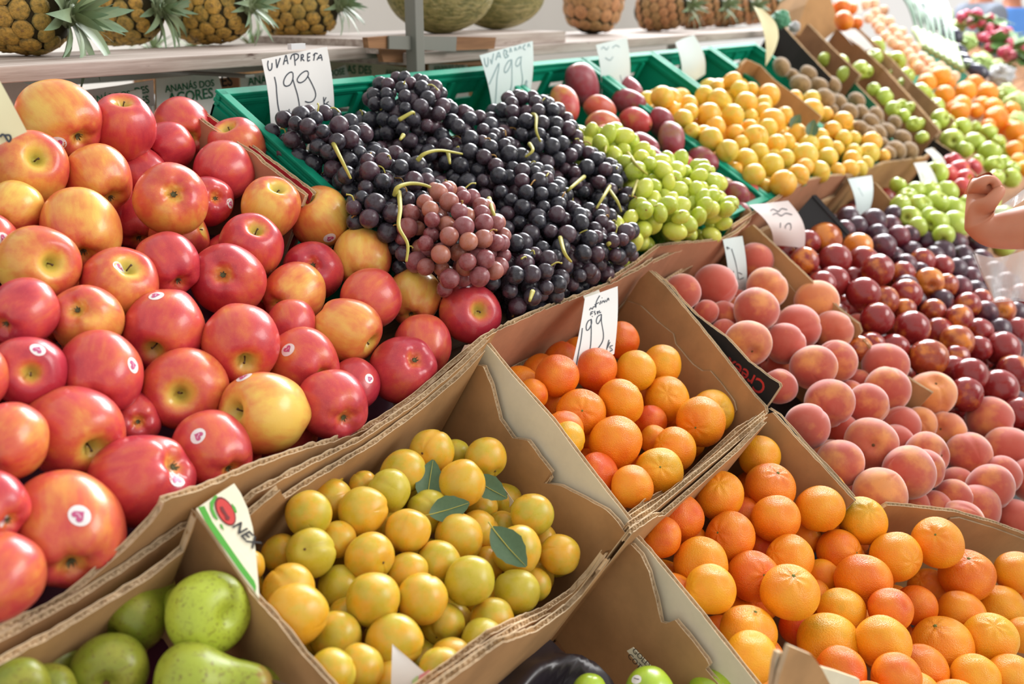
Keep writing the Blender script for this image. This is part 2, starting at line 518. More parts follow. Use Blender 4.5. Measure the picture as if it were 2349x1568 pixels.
# the purple moulded tray under the apples
pt = empty('fruit_tray', STAND @ Matrix.Translation((0.5, 0.6, -0.86)))
tag(pt, 'dark purple moulded tray showing under the apples', 'tray')
tv, tfc = [], []
nx, ny = 132, 88
for j in range(ny + 1):
    for i in range(nx + 1):
        x = 0.03 + 0.86 * i / nx; y = 0.385 + 0.57 * j / ny
        tv.append((x, y, -0.842 + 0.010 * math.cos(x / 0.0135) * math.cos(y / 0.0135)))
for j in range(ny):
    for i in range(nx):
        a = j * (nx + 1) + i; tfc.append((a, a+1, a+nx+2, a+nx+1))
tro = reparent(link('cup_sheet', mesh_from('cup_sheet', tv, tfc, [M_PURPLE], smooth=True)), pt)

gl = carton('cardboard_fence', 'torn pinkish brown cardboard strip fencing the grapes', (1.35, -0.41, NB), 'cardboard strips along the row')
gp = [on_slope(x, y, -0.70) for x, y in ((1128,762),(1175,738),(1250,705),(1310,683),(1400,648),(1470,612),(1500,592))]
B(gl, 'strip', [(a, b, -0.70) for a, b, c in gp], NB, seed=8, tear=0.004, front=M_KRAFTP, back=M_KRAFTP)
gp = [on_slope(x, y, -0.695) for x, y in ((1400,640),(1460,600),(1492,575),(1510,562),(1560,556),(1610,553),(1660,546),(1690,530),(1715,508),(1724,488),(1716,478))]
B(gl, 'strip', [(a, b, -0.695) for a, b, c in gp], NB, seed=9, tear=0.002, front=M_KRAFTP, back=M_KRAFTP, th=0.006)
gp = [on_slope(x, y, -0.712) for x, y in ((1360,672),(1440,630),(1500,598),(1545,577),(1592,566))]
B(gl, 'strip', [(a, b, -0.712) for a, b, c in gp], NB, seed=10, tear=0.002, front=M_KRAFTP, back=M_KRAFTP)
yl = carton('cardboard_fence', 'torn brown cardboard strip fencing the yellow plums and kiwis', (2.3, -0.41, NB), 'cardboard strips along the row')
gp = [on_slope(x, y, -0.69) for x, y in ((1680,518),(1740,480),(1800,442),(1850,412),(1900,402),(1960,399))]
B(yl, 'strip', [(a, b, -0.69) for a, b, c in gp], NB, seed=11, tear=0.002, th=0.006, front=M_KRAFTP, back=M_KRAFTP)
gp = [on_slope(x, y, -0.69) for x, y in ((1945,405),(1985,388),(2030,371),(2080,365),(2120,360),(2145,340))]
B(yl, 'strip', [(a, b, -0.69) for a, b, c in gp], NB, seed=12, tear=0.002, th=0.006)

# ------------------------------------------------------------------ cartons of the lower rows
pc = carton('pear_carton', 'brown carton with a dark inside holding green pears', (0.3, -0.25, NB))
B(pc, 'back_panel', wallpath((0.1, -0.345), (0.47, -0.352), [(-200,1630),(0,1512),(120,1450),(250,1372),(340,1318),(420,1255),(436,1212),(446,1178)]), NB, seed=21, tear=0.003)
B(pc, 'side_panel', wallpath((0.485, -0.38), (0.460, -0.16), [(446,1165),(500,1238),(560,1322),(592,1368),(640,1420),(700,1496),(760,1562),(900,1730)]), NB, seed=22, tear=0.002, front=M_KRAFT, back=M_KRAFT)
floor_sheet(pc, 0.1, 0.48, -0.355, -0.10, NB + 0.003, M_PURPLE)
B(pc, 'front_panel', [(0.1, -0.095, -0.74), (0.46, -0.095, -0.74)], NB, seed=23)
# printed corner gusset
GN = EN
def gpt(px, py, n=-0.6955):
    X, S, d = on_slope(px, py, n); return sp(X, S, n)
gus = poly_plate('corner_gusset', pc, [gpt(*p) for p in ((450,1166),(500,1132),(537,1108),(552,1130),(568,1165),(580,1210),(588,1280),(593,1340),(595,1372),(560,1326),(520,1270),(485,1216))], EN, 0.004, M_CREAM, M_FLUTE)
gus['label'] = 'cream printed corner flap with green stripe and red pepper emblem'
def decal(name, parent, pts, mat, n=-0.6952, th=0.0002):
    return poly_plate(name, parent, [gpt(x, y, n) for x, y in pts], EN, th, mat)
cz = lambda l: [(420 + x / 4.9, 1080 + y / 4.9) for x, y in l]
decal('green_stripe', gus, cz([(170,405),(240,390),(330,570),(450,740),(560,900),(680,1070),(800,1230),(822,1290),(815,1365),(780,1300),(640,1120),(500,920),(380,760),(250,560)]), M_GREENP)
oval = [(475 + 100 * math.cos(a) * 1.05 - 38 * math.sin(a) * -1, 450 + 150 * math.sin(a) + 30 * math.cos(a)) for a in [2 * math.pi * k / 20 for k in range(20)]]
decal('emblem_outline', gus, cz([(475 + (x-475) * 1.08, 450 + (y-450) * 1.06) for x, y in oval]), M_DREDP, -0.6949)
decal('emblem_red', gus, cz([(478 + (x-475) * 0.92, 455 + (y-450) * 0.93) for x, y in oval]), M_REDP, -0.6946)
decal('emblem_mark', gus, cz([(415,400),(445,395),(470,440),(500,490),(528,520),(515,550),(480,545),(470,500),(430,450)]), M_DREDP, -0.6943)
decal('emblem_leaf', gus, cz([(360,270),(388,280),(375,330),(345,360),(340,420),(365,480),(392,535),(385,550),(340,510),(305,430),(302,350)]), M_GREENP, -0.6949)
decal('emblem_leaf', gus, cz([(548,360),(590,410),(608,462),(580,468),(555,420)]), M_GREENP, -0.6949)
decal('emblem_leaf', gus, cz([(412,590),(440,600),(462,665),(425,630)]), M_GREENP, -0.6949)
o0 = gpt(420 + 545/4.9, 1080 + 615/4.9, -0.6945); o1 = gpt(420 + 640/4.9, 1080 + 715/4.9, -0.6945); o2 = gpt(420 + 590/4.9, 1080 + 575/4.9, -0.6945)
uu = (o1 - o0).normalized(); v2 = (o2 - o0); v2 = (v2 - uu * v2.dot(uu)).normalized()
text_plate('emblem_letters', gus, 'NEX', o0, uu, v2, 0.0145, M_BLACKP, 0.02)

pl = carton('plum_carton', 'brown carton with torn front filled with yellow plums', (0.68, -0.24, NB))
B(pl, 'back_panel', wallpath((0.49, -0.352), (0.93, -0.385), [(566,1178),(600,1150),(638,1118),(648,1140),(700,1106),(850,1018),(960,938),(1003,902),(1050,862),(1108,802)]), NB, seed=31, tear=0.003)
B(pl, 'side_panel', wallpath((0.925, -0.40), (0.868, -0.11), [(1070,790),(1120,787),(1180,860),(1270,960),(1360,1080),(1448,1192),(1456,1218)]), NB, seed=32, front=M_CREAM, back=M_CREAM, tear=0.0008)
B(pl, 'side_flap', wallpath((0.911, -0.40), (0.854, -0.11), [(1076,832),(1112,838),(1130,880),(1150,960),(1180,1003),(1214,1008),(1240,1045),(1268,1080),(1266,1096),(1250,1106),(1290,1112),(1340,1138),(1395,1168),(1420,1195),(1446,1232),(1440,1246),(1392,1262)]), NB, seed=33, tear=0.001)
B(pl, 'front_panel', wallpath((0.48, -0.128), (0.86, -0.112), [(860,1640),(960,1570),(1050,1505),(1120,1450),(1185,1420),(1250,1395),(1310,1355),(1350,1310),(1385,1264)]), NB, seed=34, tear=0.003, th=0.006)
B(pl, 'front_panel', wallpath((0.48, -0.119), (0.86, -0.104), [(860,1655),(980,1572),(1080,1500),(1200,1428),(1260,1400)]), NB, seed=35, tear=0.003)
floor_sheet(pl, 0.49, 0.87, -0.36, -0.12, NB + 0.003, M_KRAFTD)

gc = carton('green_apple_carton', 'brown carton with cream flap holding a few green apples', (0.66, 0.05, NB))
B(gc, 'back_panel', wallpath((0.48, -0.106), (0.86, -0.096), [(880,1650),(1000,1570),(1140,1470),(1230,1440),(1300,1390),(1340,1350),(1375,1310),(1395,1275)]), NB, seed=41, tear=0.004)
B(gc, 'side_panel', wallpath((0.868, -0.11), (0.818, 0.09), [(1446,1212),(1490,1258),(1600,1390),(1700,1516),(1745,1572),(1900,1760)]), NB, seed=42, front=M_CREAM, back=M_CREAM, tear=0.0008)
B(gc, 'side_flap', wallpath((0.854, -0.11), (0.804, 0.09), [(1392,1268),(1430,1246),(1452,1246),(1474,1270),(1492,1310),(1508,1370),(1520,1425),(1532,1428),(1552,1420),(1580,1452),(1624,1508),(1630,1522),(1622,1532),(1700,1620)]), NB, seed=43, tear=0.001)
floor_sheet(gc, 0.48, 0.82, -0.1, 0.25, NB + 0.003, M_KRAFT)

ca = carton('clementine_carton', 'deep brown carton with clementines under the paper price note', (1.08, -0.25, NB))
B(ca, 'back_panel', wallpath((0.93, -0.405), (1.37, -0.412), [(1130,880),(1180,842),(1240,812),(1320,770),(1400,722),(1448,672),(1488,628)]), NB, seed=51, tear=0.002)
B(ca, 'back_panel', wallpath((0.93, -0.396), (1.37, -0.403), [(1140,890),(1185,858),(1300,800),(1340,778)]), NB, seed=52, tear=0.002)
B(ca, 'side_panel', wallpath((1.372, -0.405), (1.268, -0.112), [(1470,640),(1492,620),(1530,655),(1600,738),(1680,838),(1735,908),(1758,932),(1760,945)]), NB, seed=53, tear=0.0008)
B(ca, 'side_flap', wallpath((1.366, -0.405), (1.262, -0.112), [(1440,690),(1470,700),(1510,738),(1545,765),(1550,788),(1590,835),(1612,850),(1630,850),(1660,885),(1685,920),(1690,940)]), NB, seed=54, tear=0.0006, th=0.002)
for k, (ds, pr) in enumerate(((-0.131, [(1430,1190),(1470,1160),(1480,1150),(1560,1108),(1620,1050),(1690,985),(1735,958),(1757,940)]),
                              (-0.123, [(1440,1190),(1500,1150),(1520,1140),(1600,1080),(1700,990),(1757,944)]), (-0.115, [(1445,1200),(1500,1165),(1560,1115),(1640,1050),(1757,952)]))):
    B(ca, 'front_panel', wallpath((0.87, ds), (1.27, ds + 0.012), pr), NB, seed=55 + k, tear=0.003)
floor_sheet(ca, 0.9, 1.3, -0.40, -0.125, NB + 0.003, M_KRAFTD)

cb = carton('clementine_carton', 'brown carton of clementines next to the green apple carton', (1.05, 0.05, NB))
B(cb, 'back_panel', wallpath((0.87, -0.105), (1.27, -0.095), [(1448,1215),(1500,1180),(1520,1178),(1600,1110),(1690,1030),(1757,962)]), NB, seed=61, tear=0.003)
B(cb, 'side_panel', wallpath((1.268, -0.110), (1.222, 0.055), [(1757,950),(1775,945),(1830,1005),(1900,1080),(1948,1132),(1962,1146)]), NB, seed=62, tear=0.001, front=M_BLACKB, back=M_KRAFT)
floor_sheet(cb, 0.82, 1.25, -0.1, 0.40, NB + 0.003, M_KRAFTD)
cc = carton('clementine_carton', 'brown carton of clementines with a low wall towards the peaches', (1.4, 0.25, NB))
B(cc, 'back_panel', wallpath((1.273, 0.078), (1.483, 0.252), [(2022,1162),(2034,1154),(2100,1160),(2188,1170),(2280,1196),(2349,1222),(2500,1290)]), NB, seed=63, tear=0.001)
B(cc, 'back_flap', wallpath((1.270, 0.082), (1.480, 0.256), [(2180,1188),(2200,1186),(2280,1210),(2360,1240),(2500,1300)]), NB, seed=64, tear=0.0005, th=0.002)
B(cc, 'side_panel', wallpath((1.25, 0.10), (1.19, 0.30), [(2012,1250),(2000,1256),(1990,1290),(1985,1340)]), NB, seed=65, tear=0.002)
floor_sheet(cc, 1.2, 1.6, 0.12, 0.5, NB + 0.004, M_KRAFTD)
fl = sp(0.98, 0.235, -0.70); fn = (ES * 0.9 + EN * 0.35 - Vector((0.25, 0, 0))).normalized()
def fp(px, py, off=0.0):
    return on_plane(px, py, fl + fn * off, fn)[0]
for nm, pts, mt, off in (('torn_flap', [(1812,1481),(1838,1492),(1862,1502),(1884,1530),(1910,1580),(1940,1640),(1770,1640),(1790,1545)], M_KRAFT, 0.0),
                         ('torn_flap', [(1784,1496),(1796,1496),(1806,1504),(1795,1540),(1776,1600),(1768,1600),(1774,1550),(1778,1520)], M_CREAM, -0.006),
                         ('torn_flap', [(1884,1530),(1920,1540),(1972,1558),(1972,1640),(1930,1640)], M_CREAM, -0.006)):
    poly_plate(nm, cb, [fp(x, y, off) for x, y in pts], fn, 0.004, mt, M_FLUTE)

pk = carton('peach_carton', 'black printed carton with red script holding peaches', (1.56, -0.25, NB))
PA, PB_ = (1.392, -0.405), (1.292, -0.112)
B(pk, 'side_panel', wallpath(PA, PB_, [(1500,622),(1540,655),(1568,690),(1600,722),(1640,752),(1668,772),(1720,828),(1770,866),(1790,878),(1792,886),(1768,922)]), NB, seed=71, tear=0.0008, front=M_KRAFT, back=M_BLACKB)
A_ = sp(*PA, -0.7); B_ = sp(*PB_, -0.7); pn = (B_ - A_).cross(EN).normalized()
if pn.x > 0: pn = -pn
zc = lambda x, y: on_plane(1560 + x / 5.227, 680 + y / 5.227, A_ + pn * 0.0032, pn)[0]
o0 = zc(1045, 1050); o1 = zc(680, 790); o2 = zc(960, 1130)
uu = (o1 - o0).normalized(); v2 = o2 - o0; v2 = (v2 - uu * v2.dot(uu)).normalized()
text_plate('red_script', pk, 'Creex', o0, uu, v2, 0.030, M_REDP, 0.012)
B(pk, 'side_panel', wallpath((1.752, -0.40), (1.718, -0.12), [(1700,530),(1728,515),(1760,545),(1850,630),(1930,710),(1972,742),(1978,760),(1962,778)]), NB, seed=72, tear=0.001)
B(pk, 'side_flap', wallpath((1.744, -0.38), (1.712, -0.12), [(1745,590),(1790,622),(1800,640),(1850,700),(1880,730)]), NB, seed=73, tear=0.0005, th=0.002)
B(pk, 'back_panel', wallpath((1.38, -0.408), (1.75, -0.402), [(1500,660),(1580,610),(1660,570),(1722,520)]), NB, seed=74, tear=0.001, front=M_KRAFTD, back=M_KRAFTD)
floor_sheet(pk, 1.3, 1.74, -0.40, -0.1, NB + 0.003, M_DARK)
pk2 = carton('peach_carton', 'brown carton of peaches beside the lower clementines', (1.5, 0.1, NB))
B(pk2, 'side_panel', wallpath((1.715, -0.105), (1.69, 0.10), [(1972,800),(1982,776),(2000,796),(2015,818),(2060,850),(2140,900)]), NB, seed=75, tear=0.001)
B(pk2, 'side_panel', wallpath((1.288, -0.110), (1.245, 0.055), [(1766,935),(1790,950),(1850,1018),(1920,1092),(1960,1138)]), NB, seed=76, tear=0.001, front=M_BLACKB, back=M_BLACKB)
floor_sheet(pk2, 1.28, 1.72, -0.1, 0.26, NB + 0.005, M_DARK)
nc = carton('nectarine_carton', 'long low brown carton of nectarines and dark plums', (2.2, 0.0, NB))
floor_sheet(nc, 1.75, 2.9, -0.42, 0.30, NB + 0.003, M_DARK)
B(nc, 'side_panel', wallpath((2.50, -0.40), (2.46, -0.20), [(1990,415),(2010,420),(2060,478),(2045,500)]), NB, seed=77, tear=0.001)
B(nc, 'back_panel', [(1.76, -0.405, -0.745), (2.5, -0.405, -0.745)], NB, seed=78)
# black slatted box standing among the nectarines
bb = empty('black_box', STAND @ Matrix.Translation((2.05, 0.36, -0.80)))
tag(bb, 'small black plastic box lying open among the nectarines', 'box')
for pts, nm in (([(1818,500),(1862,450),(1905,500),(1945,536),(1935,546),(1880,510),(1850,545)], 'side'), ([(1862,448),(1872,446),(1950,532),(1944,538)], 'rim')):
    p0 = sp(2.02, -0.34, -0.70)
    poly_plate(nm, bb, [on_plane(x, y, p0 + (EN * 0.012 if nm == 'rim' else EN * 0), (EN * 0.5 - Vector((1, 0, 0)) * 0.8).normalized())[0] for x, y in pts], (EN * 0.5 - Vector((1, 0, 0)) * 0.8).normalized(), 0.012, M_DARK)
# ------------------------------------------------------------------ fruit shapes (unit radius, shared by the copies)
from mathutils.bvhtree import BVHTree

def lathe(name, prof, nphi, mats, warp=None, smooth=True):
    """prof = [(rho,z)...] from top to bottom, warp(p, phi) -> p"""
    P = [(v.x, v.y) for v in bez([Vector((a, b, 0)) for a, b in prof], 4)]
    V, F = [], []
    for (r, z) in P[1:-1]:
        for k in range(nphi):
            a = 2 * math.pi * k / nphi
            p = Vector((r * math.cos(a), r * math.sin(a), z))
            V.append(warp(p, a) if warp else p)
    n = len(P) - 2
    for i in range(n - 1):
        for k in range(nphi):
            F.append((i*nphi+k, (i+1)*nphi+k, (i+1)*nphi+(k+1) % nphi, i*nphi+(k+1) % nphi))
    t = len(V); V.append(Vector((0, 0, P[0][1]))); b = len(V); V.append(Vector((0, 0, P[-1][1])))
    if warp: V[t] = warp(V[t], 0); V[b] = warp(V[b], 0)
    for k in range(nphi):
        F.append((t, k, (k+1) % nphi)); F.append((b, (n-1)*nphi+(k+1) % nphi, (n-1)*nphi+k))
    return mesh_from(name, V, F, mats, smooth=smooth)

def ball(name, f, mats, nt=22, nphi=32):
    prof = [(math.sin(math.pi * i / nt), math.cos(math.pi * i / nt)) for i in range(nt + 1)]
    V, F = [], []
    for i in range(1, nt):
        for k in range(nphi):
            th = math.pi * i / nt; a = 2 * math.pi * k / nphi
            V.append(f(th, a))
    for i in range(nt - 2):
        for k in range(nphi):
            F.append((i*nphi+k, (i+1)*nphi+k, (i+1)*nphi+(k+1) % nphi, i*nphi+(k+1) % nphi))
    t = len(V); V.append(f(0.0, 0)); b = len(V); V.append(f(math.pi, 0))
    for k in range(nphi):
        F.append((t, k, (k+1) % nphi)); F.append((b, (nt-2)*nphi+(k+1) % nphi, (nt-2)*nphi+k))
    return mesh_from(name, V, F, mats, smooth=True)

def sph(th, a):
    return Vector((math.sin(th) * math.cos(a), math.sin(th) * math.sin(a), math.cos(th)))

def lump(p, seed, amp, sc=0.9):
    return p * (1 + amp * noise.noise(p * sc + Vector((seed * 5.3, seed * 2.1, 0))))

# --- apple
def apple_mat(name, cols, dots=0.35, rough=0.3):
    t = NT(name); P = t.coord(); rnd = t.rand(); w = t.math('MULTIPLY', rnd, 40.0)
    x, y, z = t.sep(P)
    rho = t.math('SQRT', t.math('ADD', t.math('MULTIPLY', x, x), t.math('MULTIPLY', y, y)))
    big = t.noise(P, 1.1, 3, 0.55, w)
    streak = t.noise(t.scalevec(P, 5.0, 5.0, 0.9), 1.0, 4, 0.6, w)
    f = t.math('ADD', t.attr('blush'), t.math('MULTIPLY', t.math('SUBTRACT', big, 0.5), 1.05))
    f = t.math('ADD', f, t.math('MULTIPLY', t.math('SUBTRACT', streak, 0.44), 0.62))
    f = t.math('SUBTRACT', f, t.math('MULTIPLY', t.math('MAXIMUM', t.math('MULTIPLY', y, -1.0), 0.0), t.attr('patch')))
    top = t.math('MULTIPLY', t.remap(rho, 0.55, 0.16, 0, 1), t.remap(z, 0.0, 0.5))
    bot = t.math('MULTIPLY', t.remap(rho, 0.40, 0.12, 0, 1), t.remap(z, 0.0, -0.5))
    f = t.math('SUBTRACT', f, t.math('MULTIPLY', t.math('ADD', top, t.math('MULTIPLY', bot, 0.8)), 0.6))
    r = t.new('ShaderNodeValToRGB'); t.put(r.inputs[0], f)
    e = r.color_ramp.elements
    e[0].position, e[0].color = 0.0, cols[0]; e[1].position, e[1].color = 1.0, cols[4]
    for p_, c_ in ((0.28, cols[1]), (0.5, cols[2]), (0.74, cols[3])):
        q = e.new(p_); q.color = c_
    c = t.mix(t.math('MULTIPLY', t.math('MAXIMUM', t.remap(rho, 0.34, 0.06, 0, 1), 0.0), t.math('MULTIPLY', t.remap(z, 0.1, 0.6), 0.75)), r.outputs[0], cols[5])
    d = t.vor(P, 26.0)
    c = t.mix(t.math('MULTIPLY', t.remap(d, 0.17, 0.06, 0, 1), dots), c, srgb(250, 210, 160))
    t.bump(t.noise(P, 26, 3), 0.04, 0.02)
    return t.base(c, t.remap(streak, 0.2, 0.8, rough - 0.06, rough + 0.1), 0.5, sss=0.04, sssr=(0.9, 0.35, 0.15), ssscale=0.004, coat=0.2)
M_APPLE = apple_mat('apple_skin', (srgb(236, 196, 92), srgb(228, 152, 76), srgb(216, 106, 68), srgb(204, 70, 70), srgb(180, 46, 64), srgb(190, 184, 84)))
M_GAPPLE = apple_mat('green_apple_skin', (srgb(176, 204, 60), srgb(172, 196, 56), srgb(160, 190, 50), srgb(150, 184, 50), srgb(140, 170, 46), srgb(160, 160, 70)), 0.2, 0.25)
M_STEM = plain('woody_stem', srgb(96, 74, 50), 0.8)
M_CALYX = plain('dry_calyx', srgb(106, 104, 74), 0.9)
M_STICK = plain('sticker_white', srgb(244, 240, 240), 0.35, 0.5)
M_HEART = plain('sticker_pink_print', srgb(204, 92, 140), 0.4)
M_HEARTL = plain('sticker_pale_print', srgb(240, 190, 212), 0.4)
AP = [(0, .60), (.07, .63), (.15, .74), (.27, .875), (.42, .935), (.6, .90), (.8, .73), (.95, .42), (1.0, .08), (.965, -.25), (.86, -.56), (.70, -.80), (.52, -.925), (.36, -.94), (.22, -.865), (.11, -.78), (0, -.75)]
def apple_var(k):
    h = (1.0, 0.94, 1.04, 0.9)[k]
    def wp(p, a):
        wb = max(0.0, -p.z); wt = max(0.0, p.z)
        rr_ = math.hypot(p.x, p.y)
        s = 1 + 0.028 * math.cos(5 * a + k) * wb + 0.018 * math.cos(5 * a + 1 + k) * wt
        q = Vector((p.x * s, p.y * s, p.z * h * (1 + (0.03 * math.cos(5 * a + k) * (rr_ > .2)) * wb)))
        q.z += 0.06 * (k - 1.5) * 0.5 * p.x
        return lump(q, k + 1, 0.07, 0.8)
    return lathe('apple_body', AP, 48, [M_APPLE], wp)
APPLES = [apple_var(k) for k in range(4)]
ABVH = []
for me in APPLES:
    ABVH.append(BVHTree.FromPolygons([v.co.copy() for v in me.vertices], [tuple(p.vertices) for p in me.polygons]))
STEM = tube_mesh('apple_stem', [(0, 0, .60), (.01, .0, .70), (.03, .012, .79), (.06, .02, .85)], [.026, .02, .022, .034], M_STEM, 7)
def calyx_mesh():
    V, F = [], []
    for k in range(6):
        a = k * 2 * math.pi / 6; r0, r1 = .03, .10
        c, s = math.cos(a), math.sin(a); pc_, ps_ = -s, c
        b = len(V)
        V += [Vector((c*r0 - pc_*.03, s*r0 - ps_*.03, -.755)), Vector((c*r0 + pc_*.03, s*r0 + ps_*.03, -.755)), Vector((c*r1 + pc_*.015, s*r1 + ps_*.015, -.83)), Vector((c*r1*.9, s*r1*.9, -.885))]
        F += [(b, b+1, b+2, b+3)]
    b = len(V)
    for k in range(8): V.append(Vector((.075*math.cos(k*math.pi/4), .075*math.sin(k*math.pi/4), -.77)))
    F.append(tuple(range(b, b+8)))
    return mesh_from('apple_calyx', V, F, [M_CALYX])
CALYX = calyx_mesh()

def heart_pts(n=22):
    out = []
    for i in range(n):
        t = 2 * math.pi * i / n
        out.append((16 * math.sin(t)**3 / 17.0, (13*math.cos(t) - 5*math.cos(2*t) - 2*math.cos(3*t) - math.cos(4*t) + 2.5) / 17.0))
    return out

def surf_patch(name, bvh, d, up, outline, size, mat, lift):
    """patch printed/stuck on a fruit: outline in unit coords about direction d"""
    d = d.normalized(); u = up.cross(d).normalized(); v = d.cross(u)
    def cast(a, b):
        q = (d + u * (a * size) + v * (b * size)).normalized()
        hit = bvh.ray_cast(Vector((0, 0, 0)), q)
        return (hit[0] if hit[0] else q * 0.95) + q * lift
    V = [cast(0, 0)]; F = []; n = len(outline)
    for k in (0.5, 1.0):
        for a, b in outline: V.append(cast(a * k, b * k))
    for i in range(n):
        j = (i + 1) % n
        F += [(0, 1+i, 1+j), (1+i, 1+n+i, 1+n+j, 1+j)]
    return mesh_from(name, V, F, [mat], smooth=True)

# --- stone fruit
def drupe(name, mat, groove=.06, dim=.16, tall=1.0, tip=0.0, seed=0, amp=.05, w=.16):
    def f(th, a):
        p = sph(th, a); da = ((a + math.pi) % (2*math.pi)) - math.pi
        g = groove * math.exp(-(da / w)**2) * min(1, math.sin(th) * 1.6) * (0.55 + 0.45 * math.cos(th/2))
        g += 0.35 * groove * math.exp(-((abs(da) - math.pi) / .35)**2) * math.sin(th)
        r = 1 - g
        q = p * r
        q.z = q.z * tall - dim * math.exp(-(th / .30)**2) + tip * -math.exp(-((math.pi - th) / .25)**2)
        return lump(q, seed, amp, 0.9)
    return ball(name, f, [mat], 30, 44)

def two_tone(name, ca, cb_, cc_, scale=1.2, rough=0.4, bloom=None, bloomamt=0.3, sheen=0.0, coat=0.0, sss=0.1, lo=0.35, hi=0.68, sp_=True):
    """skin that blends ca -> cb by noise and the object's own 'blush', speckled with cc"""
    t = NT(name); P = t.coord(); w = t.math('MULTIPLY', t.rand(), 40.0)
    n = t.noise(P, scale, 4, 0.55, w)
    f = t.math('ADD', t.remap(n, lo, hi), t.math('MULTIPLY', t.math('SUBTRACT', t.attr('blush'), 0.5), 1.6), clamp=True)
    c = t.mix(f, ca, cb_)
    if sp_:
        s = t.noise(P, 14, 4, 0.7, w)
        c = t.mix(t.math('MULTIPLY', t.remap(s, 0.58, 0.75), 0.45), c, cc_)
    if bloom:
        b = t.noise(P, 2.6, 4, 0.6, t.math('ADD', w, 9.0))
        c = t.mix(t.math('MULTIPLY', t.remap(b, 0.35, 0.75), bloomamt), c, bloom)
    t.bump(t.noise(P, 30, 3), 0.05, 0.02)
    r = rough
    if bloom: r = t.remap(b, 0.3, 0.8, rough - 0.06, rough + 0.22)
    return t.base(c, r, 0.45, sss=sss, ssscale=0.005, coat=coat, sheen=sheen)
M_YPLUM = two_tone('yellow_plum_skin', srgb(188, 172, 46), srgb(222, 166, 44), srgb(176, 120, 40), 1.3, 0.3, srgb(226, 200, 116), 0.25, sss=0.06)
M_PEACH = two_tone('peach_skin', srgb(232, 152, 84), srgb(194, 84, 66), srgb(150, 60, 60), 1.0, 0.7, srgb(206, 150, 132), 0.18, sheen=0.8, sss=0.03, lo=.3, hi=.6)
M_NECT = two_tone('nectarine_skin', srgb(226, 140, 52), srgb(142, 38, 38), srgb(92, 26, 36), 1.1, 0.2, srgb(150, 80, 84), 0.1, coat=0.4, sss=0.02, lo=.30, hi=.56, sp_=False)
M_DPLUM = two_tone('dark_plum_skin', srgb(120, 40, 50), srgb(58, 28, 44), srgb(40, 22, 34), 1.0, 0.3, srgb(120, 100, 118), 0.3, coat=0.2, sss=0.05)
M_SCAR = plain('stalk_scar', srgb(110, 78, 46), 0.85)
YPLUMS = [drupe('yellow_plum_body', M_YPLUM, .07, .12, .96, 0, k, .08, .12 + .03 * k) for k in range(3)]
PEACHES = [drupe('peach_body', M_PEACH, .06, .22, .95, .03, k + 4, .06) for k in range(3)]
NECTS = [drupe('nectarine_body', M_NECT, .05, .18, .97, .03, k + 8, .05) for k in range(2)]
DPLUMS = [drupe('dark_plum_body', M_DPLUM, .035, .12, 1.04, 0, k + 12, .05) for k in range(2)]
def disc_mesh(name, z, r, mat, h=.02):
    V = [Vector((r*math.cos(k*math.pi/5), r*math.sin(k*math.pi/5), z)) for k in range(10)] + [Vector((r*.6*math.cos(k*math.pi/5), r*.6*math.sin(k*math.pi/5), z + h)) for k in range(10)]
    F = [tuple(range(10, 20))] + [(k, (k+1) % 10, 10+(k+1) % 10, 10+k) for k in range(10)]
    return mesh_from(name, V, F, [mat])
SCAR_Y = disc_mesh('stalk_scar', .85, .055, M_SCAR)
SCAR_P = disc_mesh('stalk_scar', .735, .06, M_SCAR)
SCAR_N = disc_mesh('stalk_scar', .80, .06, M_SCAR)

# --- citrus
def citrus_mat(name):
    t = NT(name); P = t.coord(); w = t.math('MULTIPLY', t.rand(), 40.0)
    n = t.noise(P, 1.1, 3, 0.5, w)
    f = t.math('ADD', t.attr('blush'), t.math('MULTIPLY', t.math('SUBTRACT', n, 0.5), 0.9), clamp=True)
    r = t.new('ShaderNodeValToRGB'); t.put(r.inputs[0], f); e = r.color_ramp.elements
    e[0].position, e[0].color = 0.0, srgb(196, 160, 26); e[1].position, e[1].color = 1.0, srgb(222, 84, 20)
    for p_, c_ in ((.25, srgb(242, 172, 30)), (.6, srgb(242, 142, 26))):
        q = e.new(p_); q.color = c_
    pores = t.vor(P, 21.0); fine = t.noise(P, 18, 3, 0.6)
    h = t.math('ADD', t.math('MULTIPLY', t.remap(pores, 0.0, 0.5), 0.9), t.math('MULTIPLY', fine, 0.9))
    t.bump(h, 0.26, 0.03)
    s = t.noise(P, 5, 5, 0.7, w)
    c = t.mix(t.math('MULTIPLY', t.remap(s, 0.66, 0.78), 0.5), r.outputs[0], srgb(150, 110, 50))
    return t.base(c, 0.33, 0.5, sss=0.03, sssr=(1, .5, .1), ssscale=0.003)
M_CITRUS = citrus_mat('clementine_peel')
def citrus(k):
    sq = (.93, .88, .97)[k]
    def f(th, a):
        p = sph(th, a); q = p.copy(); q.z *= sq
        q.z -= .05 * math.exp(-(th / .22)**2); q.z += .03 * math.exp(-((math.pi - th) / .2)**2)
        q *= 1 + .02 * math.exp(-((th - .38) / .2)**2) * math.cos(7 * a + k)
        return lump(q, k + 20, .07, .9)
    return ball('clementine_body', f, [M_CITRUS], 28, 40)
CITRUS = [citrus(k) for k in range(3)]
M_BUTTON = plain('green_stalk_button', srgb(112, 124, 60), 0.8)
